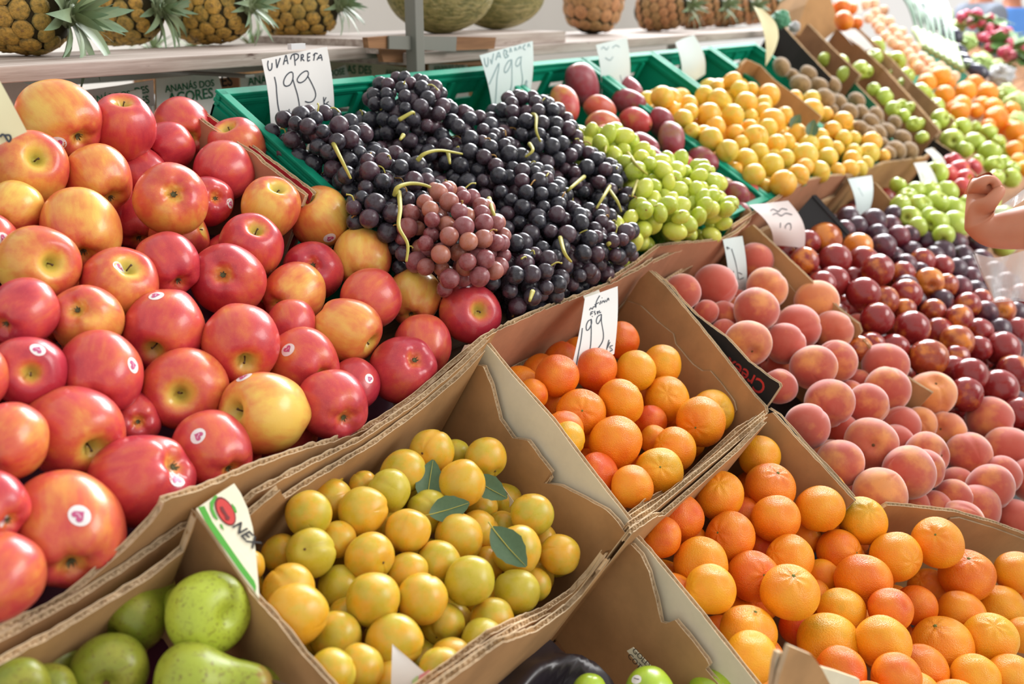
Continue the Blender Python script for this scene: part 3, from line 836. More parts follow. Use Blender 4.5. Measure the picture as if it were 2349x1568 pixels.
def button_mesh():
    V, F = [], []
    for k in range(10):
        r = .085 if k % 2 == 0 else .05
        a = k * math.pi / 5
        V.append(Vector((r*math.cos(a), r*math.sin(a), .865)))
    for k in range(10): V.append(Vector((.03*math.cos(k*math.pi/5), .03*math.sin(k*math.pi/5), .90)))
    F = [tuple(range(10, 20))] + [(k, (k+1) % 10, 10+(k+1) % 10, 10+k) for k in range(10)]
    return mesh_from('stalk_button', V, F, [M_BUTTON])
BUTTON = button_mesh()

# --- pear, mango, kiwi
def pear_mat():
    t = NT('pear_skin'); P = t.coord(); w = t.math('MULTIPLY', t.rand(), 40.0)
    n = t.noise(P, 1.0, 3, .5, w); s = t.noise(P, 9, 6, .75, w); z = t.sep(P)[2]
    c = t.mix(t.remap(n, .35, .7), srgb(120, 130, 38), srgb(152, 150, 54)); c = t.mix(t.attr('blush'), c, srgb(182, 200, 66))
    c = t.mix(t.math('MULTIPLY', t.remap(s, .53, .62), .7), c, srgb(104, 80, 38))
    c = t.mix(t.math('MULTIPLY', t.remap(t.math('ADD', z, t.math('MULTIPLY', s, .5)), 1.45, 1.7), .7), c, srgb(170, 120, 74))
    d = t.vor(P, 30); c = t.mix(t.math('MULTIPLY', t.remap(d, .16, .06, 0, 1), .35), c, srgb(120, 130, 50))
    t.bump(t.noise(P, 20, 4), .06, .02)
    return t.base(c, .34, .5, sss=.03, sssr=(.6, .8, .2), ssscale=.004)
M_PEAR = pear_mat()
def pear(k):
    pr = [(0, 1.46), (.16, 1.44), (.32, 1.33), (.42, 1.1), (.52, .82), (.70, .5), (.9, .18), (1.0, -.18), (.95, -.52), (.78, -.8), (.52, -.93), (.3, -.93), (.14, -.86), (0, -.84)]
    def wp(p, a):
        q = p.copy(); q.x += .10 * max(0, p.z)**2 * (1 if k else -.6)
        return lump(q, k + 30, .09, .8)
    return lathe('pear_body', pr, 44, [M_PEAR], wp)
PEARS = [pear(k) for k in range(2)]
PSTEM = [tube_mesh('pear_stem', [(.21*(1 if k else -.6), 0, 1.40), (.26*(1 if k else -.6), .02, 1.6), (.36*(1 if k else -.6), .06, 1.78), (.5*(1 if k else -.6), .1, 1.92)], [.06, .045, .045, .07], M_STEM, 8) for k in range(2)]
PCAL = disc_mesh('pear_eye', -.885, .09, M_SCAR, .03)
M_MANGO = two_tone('mango_skin', srgb(150, 130, 64), srgb(146, 52, 64), srgb(190, 120, 80), .8, .34, srgb(150, 116, 124), .4, sss=.08, lo=.35, hi=.6)
M_MANGOR = two_tone('mango_red_skin', srgb(206, 150, 66), srgb(190, 62, 62), srgb(220, 140, 90), .8, .34, srgb(206, 140, 136), .3, sss=.08, lo=.3, hi=.6)
def mango(k):
    def f(th, a):
        p = sph(th, a); q = Vector((p.x * .92, p.y * .82, p.z * 1.24))
        q.x += .16 * math.sin(th)**2 * math.cos(th) + .10 * math.exp(-((math.pi - th) / .5)**2)
        q *= 1 - .05 * math.exp(-(th / .25)**2)
        return lump(q, k + 40, .06, .8)
    return ball('mango_body', f, [M_MANGO if k == 0 else M_MANGOR], 24, 32)
MANGOS = [mango(0), mango(1)]
MSTEM = disc_mesh('stalk_stub', 1.16, .11, M_SCAR, .09)
def kiwi_mat():
    t = NT('kiwi_skin'); P = t.coord(); w = t.math('MULTIPLY', t.rand(), 20.0)
    n = t.noise(P, 2, 4, .6, w)
    c = t.mix(t.remap(n, .3, .7), srgb(172, 140, 98), srgb(132, 104, 68))
    t.bump(t.noise(P, 50, 3), .3, .02)
    return t.base(c, .8, .3, sheen=.6)
M_KIWI = kiwi_mat()
KIWI = ball('kiwi_body', lambda th, a: lump(Vector((math.sin(th)*math.cos(a)*.95, math.sin(th)*math.sin(a)*.9, math.cos(th)*1.2)), 50, .05), [M_KIWI], 20, 28)
KTIP = disc_mesh('kiwi_tip', -1.17, .1, M_SCAR, -.04)

# ------------------------------------------------------------------ placing fruit by pixel on the level of its heap
def view_frame(px, py):
    v = ray(px, py).normalized()
    r = (CR - v * CR.dot(v)).normalized()
    return v, r, r.cross(v)

def face_dir(px, py, dx, dy, away=False):
    v, r, u = view_frame(px, py)
    m = math.hypot(dx, dy)
    if m > .97: dx, dy = dx / m * .97, dy / m * .97
    k = math.sqrt(max(0.0, 1 - dx*dx - dy*dy))
    return (r * dx - u * dy + v * (k if away else -k)).normalized()

def rot_from(axis, px, py, roll=0.0):
    """local +Z -> axis, local -Y -> the side that faces the viewer (turned by roll)"""
    v, r, u = view_frame(px, py)
    y = v - axis * v.dot(axis)
    if y.length < .05: y = u - axis * u.dot(axis)
    y.normalize()
    y = Matrix.Rotation(roll, 3, axis) @ y
    x = y.cross(axis)
    return Matrix((x, y, axis)).transposed()

def relax(items, tol=0.95, lim=0.03, it=60):
    """slide overlapping fruit a little along their own lines of sight; items: dicts with px,py,r,d"""
    for q in items: q['d0'] = q['d']; q['v'] = np.array(ray(q['px'], q['py']))
    for _ in range(it):
        C = np.array([q['v'] * q['d'] for q in items]); Rr = np.array([q['r'] * q['d'] / FPX for q in items])
        D = np.linalg.norm(C[:, None] - C[None], axis=2) + np.eye(len(items)) * 9
        ov = (Rr[:, None] + Rr[None]) * tol - D
        ii, jj = np.where(np.triu(ov > 0.0008, 1))
        if len(ii) == 0: break
        for i, j in zip(ii, jj):
            a, b = (items[i], items[j]) if items[i]['d'] <= items[j]['d'] else (items[j], items[i])
            s = min(.003, ov[i, j] * .3)
            a['d'] = max(a['d0'] - lim, a['d'] - s); b['d'] = min(b['d0'] + lim * 1.3, b['d'] + s)

def under_layer(items, poly, n, R, step=1.9, seed=3, jit=.25):
    """fruit of the layer below, filling the heap under the visible ones; poly=(x0,x1,s0,s1)"""
    rr = random.Random(seed); out = []
    C = [(EYE + ray(q['px'], q['py']) * q['d'], q['r'] * q['d'] / FPX) for q in items]
    x0, x1, s0, s1 = poly; row = 0; s = s0 + R
    while s < s1 - R * .6:
        x = x0 + R + (R * step / 2 if row % 2 else 0)
        while x < x1 - R * .6:
            P = sp(x + rr.uniform(-jit, jit) * R, s + rr.uniform(-jit, jit) * R, n + rr.uniform(-.2, .2) * R)
            if all((P - c).length > (R + r) * .86 for c, r in C):
                px, py, d = project(P)
                if -150 < px < 2500 and -100 < py < 1720:
                    q = dict(px=px, py=py, d=d, r=R * FPX / d, under=True); out.append(q); C.append((P, R))
            x += R * step
        s += R * step * .87; row += 1
    return out

def put(name, me, q, axis, roll, label, cat, group, blush=.5, parts=(), scale=1.0, **attrs):
    o = link(name, me)
    Rm = rot_from(axis, q['px'], q['py'], roll).to_4x4()
    o.matrix_world = Matrix.Translation(EYE + ray(q['px'], q['py']) * q['d']) @ Rm @ Matrix.Scale(q['r'] * q['d'] / FPX * scale, 4)
    tag(o, label, cat, group)
    o['blush'] = float(blush)
    for k, v in attrs.items(): o[k] = float(v)
    for nm, pm in parts: link(nm, pm, o)
    return o

def rnd_axis(q, rr, away=None):
    """random pose; away=True keeps the stalk end out of sight"""
    while True:
        v = Vector((rr.gauss(0, 1), rr.gauss(0, 1), rr.gauss(0, 1))).normalized()
        w = ray(q['px'], q['py']).normalized()
        if away is None or (away and v.dot(w) > .25): return v

def heap(rows, n, lay):
    """rows of (px, py, r, layer, ...) -> placed dicts on level n, each layer lay lower"""
    out = []
    for t in rows:
        L = t[3] if len(t) > 3 else 0
        X, S, d = on_slope(t[0], t[1], n - L * lay)
        out.append(dict(px=t[0], py=t[1], r=t[2], d=d, row=t))
    return out

def zone(q, box, lo, hi, back, front, mid='in the middle of the heap'):
    """where a fruit lies in its own heap, told by what it lies next to"""
    P = ray(q['px'], q['py']) * q['d']; X, S = P.x, P.dot(ES); x0, x1, s0, s1 = box
    u, v = (X - x0) / (x1 - x0), (S - s0) / (s1 - s0)
    c = sorted(((u, lo), (1 - u, hi), (v, back), (1 - v, front)))
    return c[0][1] if c[0][0] < .27 else mid
# ------------------------------------------------------------------ apples in the large carton
# x, y, r, layer, feature (s stalk hollow / c blossom end / - none), feature x, y, blush, sticker
APL = [
 (138,272,87,0,'-',0,0,.50,(128,326)), (283,290,72,0,'s',286,226,.86,None), (420,292,65,0,'c',438,318,.72,None), (382,338,60,.4,'-',0,0,.95,None),
 (547,335,63,0,'s',522,288,.68,None), (513,393,69,0,'-',0,0,.84,None), (66,388,84,0,'s',86,360,.38,None), (227,412,77,0,'-',0,0,.56,None),
 (318,392,58,.9,'-',0,0,.85,None), (393,457,84,-.5,'c',400,443,.56,None), (478,462,58,.5,'c',497,453,.80,(525,466)), (30,482,66,.2,'-',0,0,.35,None),
 (188,524,86,0,'-',0,0,.52,None), (412,540,64,.7,'s',470,520,.60,None), (620,478,66,0,'s',640,428,.36,None), (733,499,71,-.2,'s',700,446,.34,(755,547)),
 (578,566,72,0,'s',590,520,.80,None), (385,605,73,0,'-',0,0,.84,None), (86,605,88,0,'s',118,603,.40,None), (273,650,85,0,'s',300,602,.46,(278,601)),
 (832,592,67,.1,'-',0,0,.34,None), (717,622,70,.1,'c',718,605,.86,None), (536,606,70,.8,'-',0,0,.85,None), (522,640,84,-.2,'c',510,628,.80,None),
 (676,675,69,.2,'-',0,0,.48,None), (850,687,71,.1,'-',0,0,.72,None), (950,682,62,.4,'-',0,0,.38,None), (1080,719,72,0,'s',1104,710,.86,None),
 (55,716,75,.1,'-',0,0,.86,None), (200,732,80,.2,'c',175,706,.50,None), (378,754,90,0,'s',352,806,.80,(360,677)), (668,748,60,.8,'-',0,0,.82,None),
 (795,758,74,0,'s',856,790,.54,None), (553,787,89,-.1,'s',566,836,.72,None), (970,792,66,.4,'-',0,0,.74,None), (68,852,84,.2,'s',72,856,.95,(85,799)),
 (232,857,92,0,'-',0,0,.80,(303,836)), (695,830,80,.1,'-',0,0,.72,(660,801)), (425,892,96,0,'s',414,906,.64,None), (925,846,77,.1,'c',957,820,.88,None),
 (812,884,60,.8,'-',0,0,.92,(848,867)), (762,928,82,0,'c',795,964,.86,None), (610,947,94,0,'s',538,942,.28,(563,869)), (310,962,62,.9,'c',318,968,.9,None),
 (165,990,106,.1,'s',218,1034,.68,None), (18,1012,88,.1,'-',0,0,.62,None), (488,1034,88,.1,'-',0,0,.78,(455,1000)), (328,1102,113,.1,'c',408,1062,.86,(406,1094)),
 (155,1212,124,.1,'-',0,0,.60,(178,1181)), (-22,1160,82,.3,'-',0,0,.8,(16,1200)), (-6,1326,98,.1,'-',0,0,.74,None), (-40,560,75,.3,'-',0,0,.8,(2,548)),
 (-70,870,80,.2,'-',0,0,.8,None), (-60,250,70,.2,'-',0,0,.7,None)]
items = heap(APL, -0.728, .04)
relax(items)
und = under_layer(items, (0.04, 0.865, -0.94, -0.40), -0.79, .036, 2.0, 5)
ag = 'red and yellow apples heaped in the torn carton'
OBST = [(EYE + ray(q['px'], q['py']) * q['d'], q['r'] * q['d'] / FPX, q['px'], q['py'], q['r']) for q in items]
SIDE = {}
for i, q in enumerate(items + und):
    rr = random.Random(100 + i); k = i % 4
    if q.get('under'):
        put('apple', APPLES[k], q, rnd_axis(q, rr), rr.uniform(-3, 3), 'red apple of the lower layer glimpsed between the apples on top', 'apple', ag, rr.uniform(.6, .95), [('stem', STEM), ('calyx', CALYX)], patch=.2)
        continue
    x, y, r, L, ft, fx, fy, bl, stk = q['row']
    if ft == '-':
        a = rr.uniform(-2.6, -.5); ax = face_dir(x, y, .75 * math.cos(a), .75 * math.sin(a), True)
    else:
        ax = face_dir(x, y, (fx - x) / r, (fy - y) / r)
        if ft == 'c': ax = -ax
    tone = 'deep red' if bl >= .78 else 'orange red' if bl >= .55 else 'red and orange' if bl >= .42 else 'yellow and red'
    lb = tone + ' apple ' + {'s': 'showing its stalk hollow', 'c': 'showing its dried blossom end', '-': 'lying on its side'}[ft] + (' with round sticker' if stk else '') + ' ' + zone(q, (.3, .97, -.95, -.40), 'by the yellowed note', 'beside the grape crates', 'before the printed cartons', 'at the torn front edge', 'amid the heap')
    o = put('apple', APPLES[k], q, ax, rr.uniform(-.7, .7), lb, 'apple', ag, bl + (.09 if bl < .5 else .02), [('stem', STEM), ('calyx', CALYX)], patch=.42 if bl < .6 else .22)
    if stk:
        d = face_dir(x, y, (stk[0] - x) / r * .97, (stk[1] - y) / r * .97)
        inv = o.matrix_world.to_3x3().inverted()
        dl = (inv @ d).normalized(); v_, r_, u_ = view_frame(x, y); up = (inv @ (u_ * math.cos(i) + r_ * math.sin(i))).normalized()
        circ = [(math.cos(t * math.pi / 9) * 1.0, math.sin(t * math.pi / 9) * .88) for t in range(18)]
        s1 = link('sticker', surf_patch('sticker', ABVH[k], dl, up, circ, .215, M_STICK, .006), o)
        s1['label'] = 'round white fruit sticker with a pink heart'
        link('heart_print', surf_patch('heart_print', ABVH[k], dl, up, heart_pts(), .13, M_HEART, .011), s1)
        link('heart_script', surf_patch('heart_script', ABVH[k], dl, up, [(-.6, .12), (-.2, .25), (.1, .1), (.55, .3), (.6, .15), (.15, -.1), (-.1, .08), (-.5, -.05)], .12, M_HEARTL, .015), s1)

# ------------------------------------------------------------------ yellow plums in the lower carton
YPL = [(990,1036,52,-.4),(1113,1052,50,.1),(1058,1108,57,-.6),(1046,1040,34,1.3),(925,1082,53,.9),(893,1124,50,.1),(832,1112,34,1.2),(762,1148,50,.8),(982,1172,51,.6),(708,1177,54,0),(833,1171,57,-.2),
 (935,1218,53,0),(1052,1231,58,-.2),(1098,1218,50,.6),(1152,1208,38,1.2),(1105,1162,38,1.3),(1220,1180,50,-.2),(1187,1262,58,.1),(1285,1272,47,0),(1225,1342,40,1.2),(645,1268,46,.9),(712,1268,57,-.1),(572,1296,36,.5),
 (775,1238,44,1.0),(848,1277,58,0),(935,1312,48,.3),(1006,1290,52,.9),(1078,1332,59,-.1),(1185,1357,53,0),(1118,1292,40,1.2),(660,1352,62,.7),(778,1345,50,.4),(855,1374,64,-.3),(968,1374,59,-.2),(680,1408,72,-.1),
 (795,1412,44,1.1),(770,1458,58,.3),(905,1472,66,0),(1015,1430,50,.7),(1130,1422,52,.3),(1108,1469,52,-.1),(1036,1512,52,.5),(1012,1535,52,.2),(762,1542,56,.2),(825,1532,56,0),(898,1562,46,.3),(1245,1238,36,1.0),(760,1090,30,1.5)]
items = heap(YPL, -0.742, .022); relax(items, .96, .03)
und = under_layer(items, (0.50, 0.87, -0.35, -0.13), -0.79, .0235, 2.0, 9)
yg = 'yellow plums in the lower carton'
GREENISH = {(893,1124),(712,1268),(1046,1040),(1108,1469),(1078,1332),(1185,1357),(982,1172),(778,1345)}
SHOWS = {(990,1036): (965,1040), (712,1268): (697,1258), (1015,1430): (1000,1465), (848,1277): (885,1292), (1113,1052): (1140,1085)}
for i, q in enumerate(items + und):
    rr = random.Random(300 + i); k = i % 3
    if q.get('under'):
        put('yellow_plum', YPLUMS[k], q, rnd_axis(q, rr), rr.uniform(-3, 3), 'yellow plum of the lower layer in the carton', 'plum', yg, rr.uniform(.3, .7), [('stalk_scar', SCAR_Y)]); continue
    key = q['row'][:2]; bl = .08 if key in GREENISH else rr.uniform(.42, .85)
    if key in SHOWS: ax = face_dir(*key, (SHOWS[key][0]-key[0]) / q['r'], (SHOWS[key][1]-key[1]) / q['r'])
    else: ax = rnd_axis(q, rr, True)
    put('yellow_plum', YPLUMS[k], q, ax, rr.uniform(-1.6, 1.6), ('large ' if q['r'] * q['d'] > 62 else 'small ' if q['r'] * q['d'] < 50 else '') + ('greenish yellow plum' if bl < .2 else 'orange yellow plum' if bl > .65 else 'golden yellow plum') + (' showing its stalk scar' if key in SHOWS else '') + ' ' + zone(q, (.50, .87, -.35, -.12), 'beside the printed corner flap', 'beside the cream flap', 'by the back wall of its carton', 'by the torn front of its carton'), 'plum', yg, bl, [('stalk_scar', SCAR_Y)])

# ------------------------------------------------------------------ clementines
CLA = [(1278,862,52,.1,.85),(1224,902,36,.6,.75),(1366,846,50,.1,.9),(1424,780,44,.5,.85),(1458,851,48,0,.3),(1518,836,46,.1,.4),(1332,946,56,.2,.68,1336,941),(1425,920,55,-.3,.5),(1530,915,52,0,.4,1530,902),
 (1290,988,48,.5,.75),(1302,1010,44,.3,.15),(1412,1014,61,-.1,.6),(1608,966,57,-.3,.55,1594,982),(1634,944,51,.4,.2,1654,932),(1548,1030,51,.1,.55,1514,1014),(1512,1080,55,-.1,.2,1515,1070),(1372,1086,50,.2,.9),(1450,1116,49,0,.6),
 (1490,968,40,1.2,.9),(1362,1005,36,1.1,.5),(1500,1008,34,1.3,.5),(1395,900,40,1.2,.9)]
CLB = [(1742,1046,49,0,.3),(1768,1116,58,-.2,.65,1788,1080),(1650,1136,57,0,.5,1650,1106),(1560,1186,55,.3,.8),(1518,1232,49,.1,.8,1476,1214),(1780,1190,55,-.3,.6),(1880,1166,55,-.2,.45),(1896,1132,49,.3,.35),(1980,1194,55,-.5,.25,1996,1170),
 (1675,1232,58,0,.72,1644,1220),(1608,1292,62,0,.5),(1630,1350,58,-.4,.38,1580,1345),(1728,1322,60,.1,.78,1755,1318),(1812,1357,67,-.4,.42,1824,1316),(1812,1282,56,.1,.5,1774,1265),(1925,1267,53,.1,.62,1968,1267),(1980,1332,65,0,.7),
 (2055,1276,57,-.6,.45,2092,1290),(2150,1244,58,-1.2,.5,2147,1224),(2218,1318,62,-.6,.72,2226,1276),(2330,1312,48,-.7,.5),(2043,1397,52,-.1,.82),(2102,1388,48,.3,.8),(2130,1348,46,.8,.6,2113,1328),(2204,1406,53,.1,.5),(2294,1396,54,.4,.35),
 (1930,1402,55,.2,.3),(1886,1322,40,.8,.45),(1862,1372,46,.9,.5),(1900,1476,71,-.2,.25),(2025,1472,62,-.1,.38),(2160,1482,71,-.2,.5,2150,1430),(2270,1466,62,-.1,.3,2285,1434),(2348,1456,42,.1,.4),(1718,1448,66,.1,.4,1738,1398),(1722,1508,62,-.2,.3),
 (1832,1436,46,1.0,.95),(1930,1540,58,.2,.8),(2055,1552,56,-.2,.7,2010,1560),(2112,1538,62,.1,.7),(2236,1556,56,.2,.35),(2318,1552,54,.1,.45),(1704,1178,40,1.1,.85),(1850,1232,38,1.1,.6),(1752,1262,40,1.2,.9),(1588,1240,36,1.1,.6),(2100,1600,60,.2,.5),(2190,1620,62,.2,.5),(1990,1620,58,.3,.6),
 (1545,1360,50,.9,.7),(2340,1400,46,.6,.6)]
for rows, grp, box, seed in ((CLA, 'clementines in the deep carton', (0.90, 1.30, -0.40, -0.13), 500), (CLB, 'clementines in the lower cartons', (0.86, 1.34, -0.09, 0.36), 600)):
    items = heap(rows, -0.735, .028); relax(items, .95, .035)
    und = under_layer(items, box, -0.795, .0285, 2.0, seed)
    where = 'under the paper price note' if seed == 500 else 'in the lower cartons'
    for i, q in enumerate(items + und):
        rr = random.Random(seed + i); k = i % 3
        if q.get('under'):
            put('clementine', CITRUS[k], q, rnd_axis(q, rr), rr.uniform(-3, 3), 'orange clementine of the lower layer ' + where, 'clementine', grp, rr.uniform(.5, .9), [('stalk_button', BUTTON)]); continue
        t = q['row']; bl = t[4]
        ax = face_dir(t[0], t[1], (t[5]-t[0]) / t[2], (t[6]-t[1]) / t[2]) if len(t) > 5 else rnd_axis(q, rr, True)
        lb = ('reddish orange' if bl > .68 else 'orange' if bl > .44 else 'yellowish orange' if bl > .22 else 'greenish yellow') + ' clementine ' + ('showing its stalk button ' if len(t) > 5 else '') + (zone(q, (.9, 1.3, -.4, -.13), 'beside the cream flap', 'by the wall towards the peaches', 'under the paper note', 'by the layered front wall', 'amid the deep carton') if seed == 500 else zone(q, (.86, 1.45, -.09, .30), 'beside the green apple carton', 'by the low wall towards the peaches', 'by the layered wall above', 'near the torn brown flap', 'amid the lower cartons'))
        put('clementine', CITRUS[k], q, ax, rr.uniform(-3, 3), lb, 'clementine', grp, bl, [('stalk_button', BUTTON)])

# ------------------------------------------------------------------ peaches
PCH = [(1730,600,45,.1,.7),(1640,656,52,.3,.95),(1565,670,44,.1,.55),(1760,661,48,.1,.35),(1735,710,52,-.1,.55),(1660,722,34,.9,.7),(1620,716,30,.9,.7),(1873,692,51,-.3,.15,),(1832,750,52,.3,.75),(1800,788,48,0,.8),(1716,786,54,-.2,.35,1728,812),(1912,757,46,.2,.4),
 (1865,842,53,0,.5),(1918,828,50,.2,.6),(1788,886,42,.4,.8),(1902,924,57,-.2,.6),(1852,977,53,0,.7),(1990,928,50,0,.6),(2030,836,52,-.1,.6),(2036,892,53,.1,.5),(2138,902,54,-.4,.1,2150,872),(2000,1016,60,-.2,.4,2004,1022),(1927,1062,56,-.1,.5),
 (2066,975,46,.3,.6),(2050,1015,44,.6,.6),(2108,972,40,.5,.1,2112,960),(2170,988,46,.3,.25,2155,982),(2085,1082,62,-.2,.5),(2118,1076,48,.5,.6),(2126,1042,52,.2,.6,2168,1045),(2222,1042,52,-.1,.55),(2270,962,53,-.1,.6),(2310,1032,56,0,.8),(2018,1132,62,0,.3),
 (2196,1112,42,.7,.6),(2272,1116,54,.1,.6),(2300,1088,44,.7,.8),(2186,1142,44,.9,.6),(2140,1172,48,1.1,.7),(2240,1166,56,.9,.6),(2205,1198,52,1.2,.5),(2322,1194,52,1.0,.8),(1968,878,32,.9,.6),(1950,900,30,1.1,.6),(1930,985,40,1.2,.7),(1985,1080,34,1.3,.7),(1660,760,30,1.2,.7),(2090,1160,44,1.0,.6),(2349,960,44,.4,.8),(2370,1100,52,.5,.7),(2400,1010,54,.1,.6),(1965,750,30,1.2,.6),(1820,700,30,1.2,.4)]
items = heap(PCH, -0.728, .03); relax(items, .95, .035)
und = under_layer(items, (1.38, 1.74, -0.39, -0.13), -0.79, .033, 2.0, 21) + under_layer(items, (1.30, 1.75, -0.10, 0.07), -0.795, .033, 2.0, 22)
pg = 'fuzzy peaches in the black and brown cartons'
for i, q in enumerate(items + und):
    rr = random.Random(800 + i); k = i % 3
    if q.get('under'):
        put('peach', PEACHES[k], q, rnd_axis(q, rr), rr.uniform(-3, 3), 'blushed peach of the lower layer between the others', 'peach', pg, rr.uniform(.4, .8), [('stalk_scar', SCAR_P)]); continue
    t = q['row']; bl = t[4]
    ax = face_dir(t[0], t[1], (t[5]-t[0]) / t[2], (t[6]-t[1]) / t[2]) if len(t) > 5 else rnd_axis(q, rr, True)
    put('peach', PEACHES[k], q, ax, rr.uniform(-1.5, 1.5), ('dark red' if bl > .74 else 'rosy' if bl > .45 else 'golden orange') + ' fuzzy peach' + (' showing its stalk hollow' if len(t) > 5 else '') + (' of large size' if q['r'] * q['d'] > 84 else '') + ' ' + zone(q, (1.3, 1.78, -.4, .2), 'beside the clementines', 'beside the nectarines', 'by the long narrow note', 'above the low clementine wall', 'amid the peaches'), 'peach', pg, bl, [('stalk_scar', SCAR_P)])

# ------------------------------------------------------------------ nectarines and dark plums
NEC = [(1852,556,30,.1,.8),(1892,548,39,-.2,.35),(1967,566,34,-.2,-.2),(1916,596,38,-.2,1.0),(1845,600,34,.1,.6),(1980,602,38,.1,.8),(2013,620,38,-.2,.6),(1912,646,37,.1,1.0),(1958,640,28,.7,.9),(1885,655,34,.3,.9),(1980,674,39,-.3,1.0),(2026,690,36,.3,.5),(2078,676,37,-.3,.65),(2012,732,38,-.1,1.0),
 (2092,752,41,-.2,.75),(2152,762,36,.1,.8),(2196,782,38,-.1,.4),(2130,820,44,-.3,.45),(2200,730,32,-.2,.55),(2130,648,35,-.1,.3,2138,656),(2170,655,28,.1,.6),(2070,628,30,.1,.7),(2115,600,30,0,.65),(2160,612,28,0,.7),(2296,712,32,-.2,.4,2298,716),(2220,700,30,.1,.7),(2250,690,28,.2,.75),(2245,760,32,0,.8),(2300,800,40,.1,.9),(2325,850,38,.1,.8),(2245,800,30,.3,.9),
 (2075,712,28,.5,.5),(2140,715,30,.4,.5),(2185,850,36,.4,1.0),(2225,860,40,.1,1.0),(2290,890,44,0,1.0),(2215,905,40,.2,.95),(2195,820,30,.6,.6),(1970,800,32,.5,.5),(2000,790,30,.7,.6),(2050,800,36,.4,.8),(2330,760,34,.2,.9),(2340,680,30,.3,.9),(2335,950,40,.3,.7),(2150,560,0,0,0)]
DPL = [(2001,512,32,0,.8),(2050,492,21,-.2,1),(2040,522,28,0,.5),(2060,545,28,.1,.1),(2025,566,30,0,.8),(2090,580,26,0,.9),(2085,540,24,.1,.6),(2120,555,27,0,.8),(2130,520,26,-.1,.2),(2160,580,30,0,.9),(2190,560,28,-.1,.7),(2205,590,28,0,.8),(2190,620,28,0,.9),(2220,610,24,.2,.8),(2075,610,28,.1,.7),(2140,590,26,.2,.8),(1945,500,26,.2,.9),(1965,520,24,.4,.9),(1935,530,26,.4,.8),(2225,640,28,.1,.7),(2200,660,28,.1,.4),(2235,670,28,.2,.8),(2260,720,30,.1,.6),(2330,720,28,.2,.8),(2010,540,26,.4,.9),(2110,625,24,.4,.8),(2160,690,26,.5,.8),(2080,655,26,.5,.8),(2290,760,30,.2,1),(2270,660,28,.3,.9),(2300,690,28,.3,.9),(2320,800,28,.3,1),(2050,590,24,.4,.8),(2240,560,26,.2,.8),(2250,600,28,.1,.8),(2280,625,28,.1,.9),(2310,650,28,.2,.8),(2100,690,24,.7,.9)]
items = heap([t for t in NEC if t[2]] , -0.722, .028) + [dict(q, plum=True) for q in heap(DPL, -0.722, .028)]
relax(items, .95, .04)
und = under_layer(items, (1.77, 2.75, -0.38, 0.28), -0.785, .031, 2.0, 31)
ng = 'nectarines and dark plums in the long carton'
for i, q in enumerate(items + und):
    rr = random.Random(1000 + i); k = i % 2; pl_ = q.get('plum') or (q.get('under') and i % 3 == 0)
    t = q.get('row', (0, 0, 0, 0, rr.uniform(.5, 1))); bl = t[4]
    ax = face_dir(t[0], t[1], (t[5]-t[0]) / t[2], (t[6]-t[1]) / t[2]) if len(t) > 5 else rnd_axis(q, rr, True if i % 4 else None)
    if pl_:
        put('dark_plum', DPLUMS[k], q, ax, rr.uniform(-1.5, 1.5), ('reddish' if bl < .55 else 'blackish purple') + ' plum ' + zone(q, (1.76, 2.75, -.4, .2), 'beside the peaches', 'near the bare arm', 'under the bluish note', 'above the last peaches', 'amid the nectarines') + (', in the lower layer' if q.get('under') else ''), 'plum', 'dark plums among the nectarines', bl, [('stalk_scar', SCAR_N)])
    else:
        put('nectarine', NECTS[k], q, ax, rr.uniform(-1.5, 1.5), ('glossy dark red' if bl > .7 else 'glossy red' if bl > .4 else 'glossy yellow and red') + ' nectarine ' + zone(q, (1.76, 2.55, -.4, .2), 'beside the peaches', 'near the bare arm', 'under the hanging notes', 'above the last peaches', 'amid the nectarines') + (', in the lower layer' if q.get('under') else ''), 'nectarine', ng, bl * .92, [('stalk_scar', SCAR_N)])

# ------------------------------------------------------------------ pears and green apples in the nearest cartons
PRS = [(318,1408,80,-.2,(375,1352),'s'),(462,1402,98,-.9,(522,1412),'c'),(255,1530,88,.2,(262,1490),'a'),(465,1575,108,-.5,(566,1506),'s'),(135,1520,72,.6,(180,1480),'a'),(40,1575,70,.1,(30,1560),'a'),(110,1585,70,.2,(120,1560),'a'),(600,1590,80,.2,(560,1540),'a')]
items = heap([(a, b, c, d) for a, b, c, d, e, f in PRS], -0.775, .035); relax(items, .9, .03)
for i, (q, t) in enumerate(zip(items, PRS)):
    rr = random.Random(1300 + i); k = i % 2
    fx, fy = (t[4][0] - t[0]) / t[2], (t[4][1] - t[1]) / t[2]
    ax = {'s': lambda: face_dir(t[0], t[1], fx * .9, fy * .9, t[5] == 's'), 'c': lambda: -face_dir(t[0], t[1], fx, fy), 'a': lambda: face_dir(t[0], t[1], fx, fy, True)}[t[5]]()
    if i == 3: ax = face_dir(t[0], t[1], .95, -.22)
    put('pear', PEARS[k], q, ax, rr.uniform(-1, 1), ('green pear showing its stalk ', 'bright green pear with its eye end turned out ', 'olive green pear in the shade ')[{'s': 0, 'c': 1, 'a': 2}[t[5]]] + zone(q, (.25, .48, -.34, -.12), 'under the torn apple carton', 'beside the printed flap', 'by the back wall', 'by the low front', 'amid the pears'), 'pear', 'green pears in the nearest carton', .85 if t[5] == 'c' else .45 if i == 3 else .05, [('stem', PSTEM[k]), ('pear_eye', PCAL)], .97)
GAP = [(1352,1588,42,.3),(1490,1588,58,0),(1640,1592,62,0),(1560,1640,56,.2)]
items = heap(GAP, -0.75, .03); relax(items, .95)
GMESH = APPLES[1].copy(); GMESH.name = 'green_apple_body'; GMESH.materials.clear(); GMESH.materials.append(M_GAPPLE)
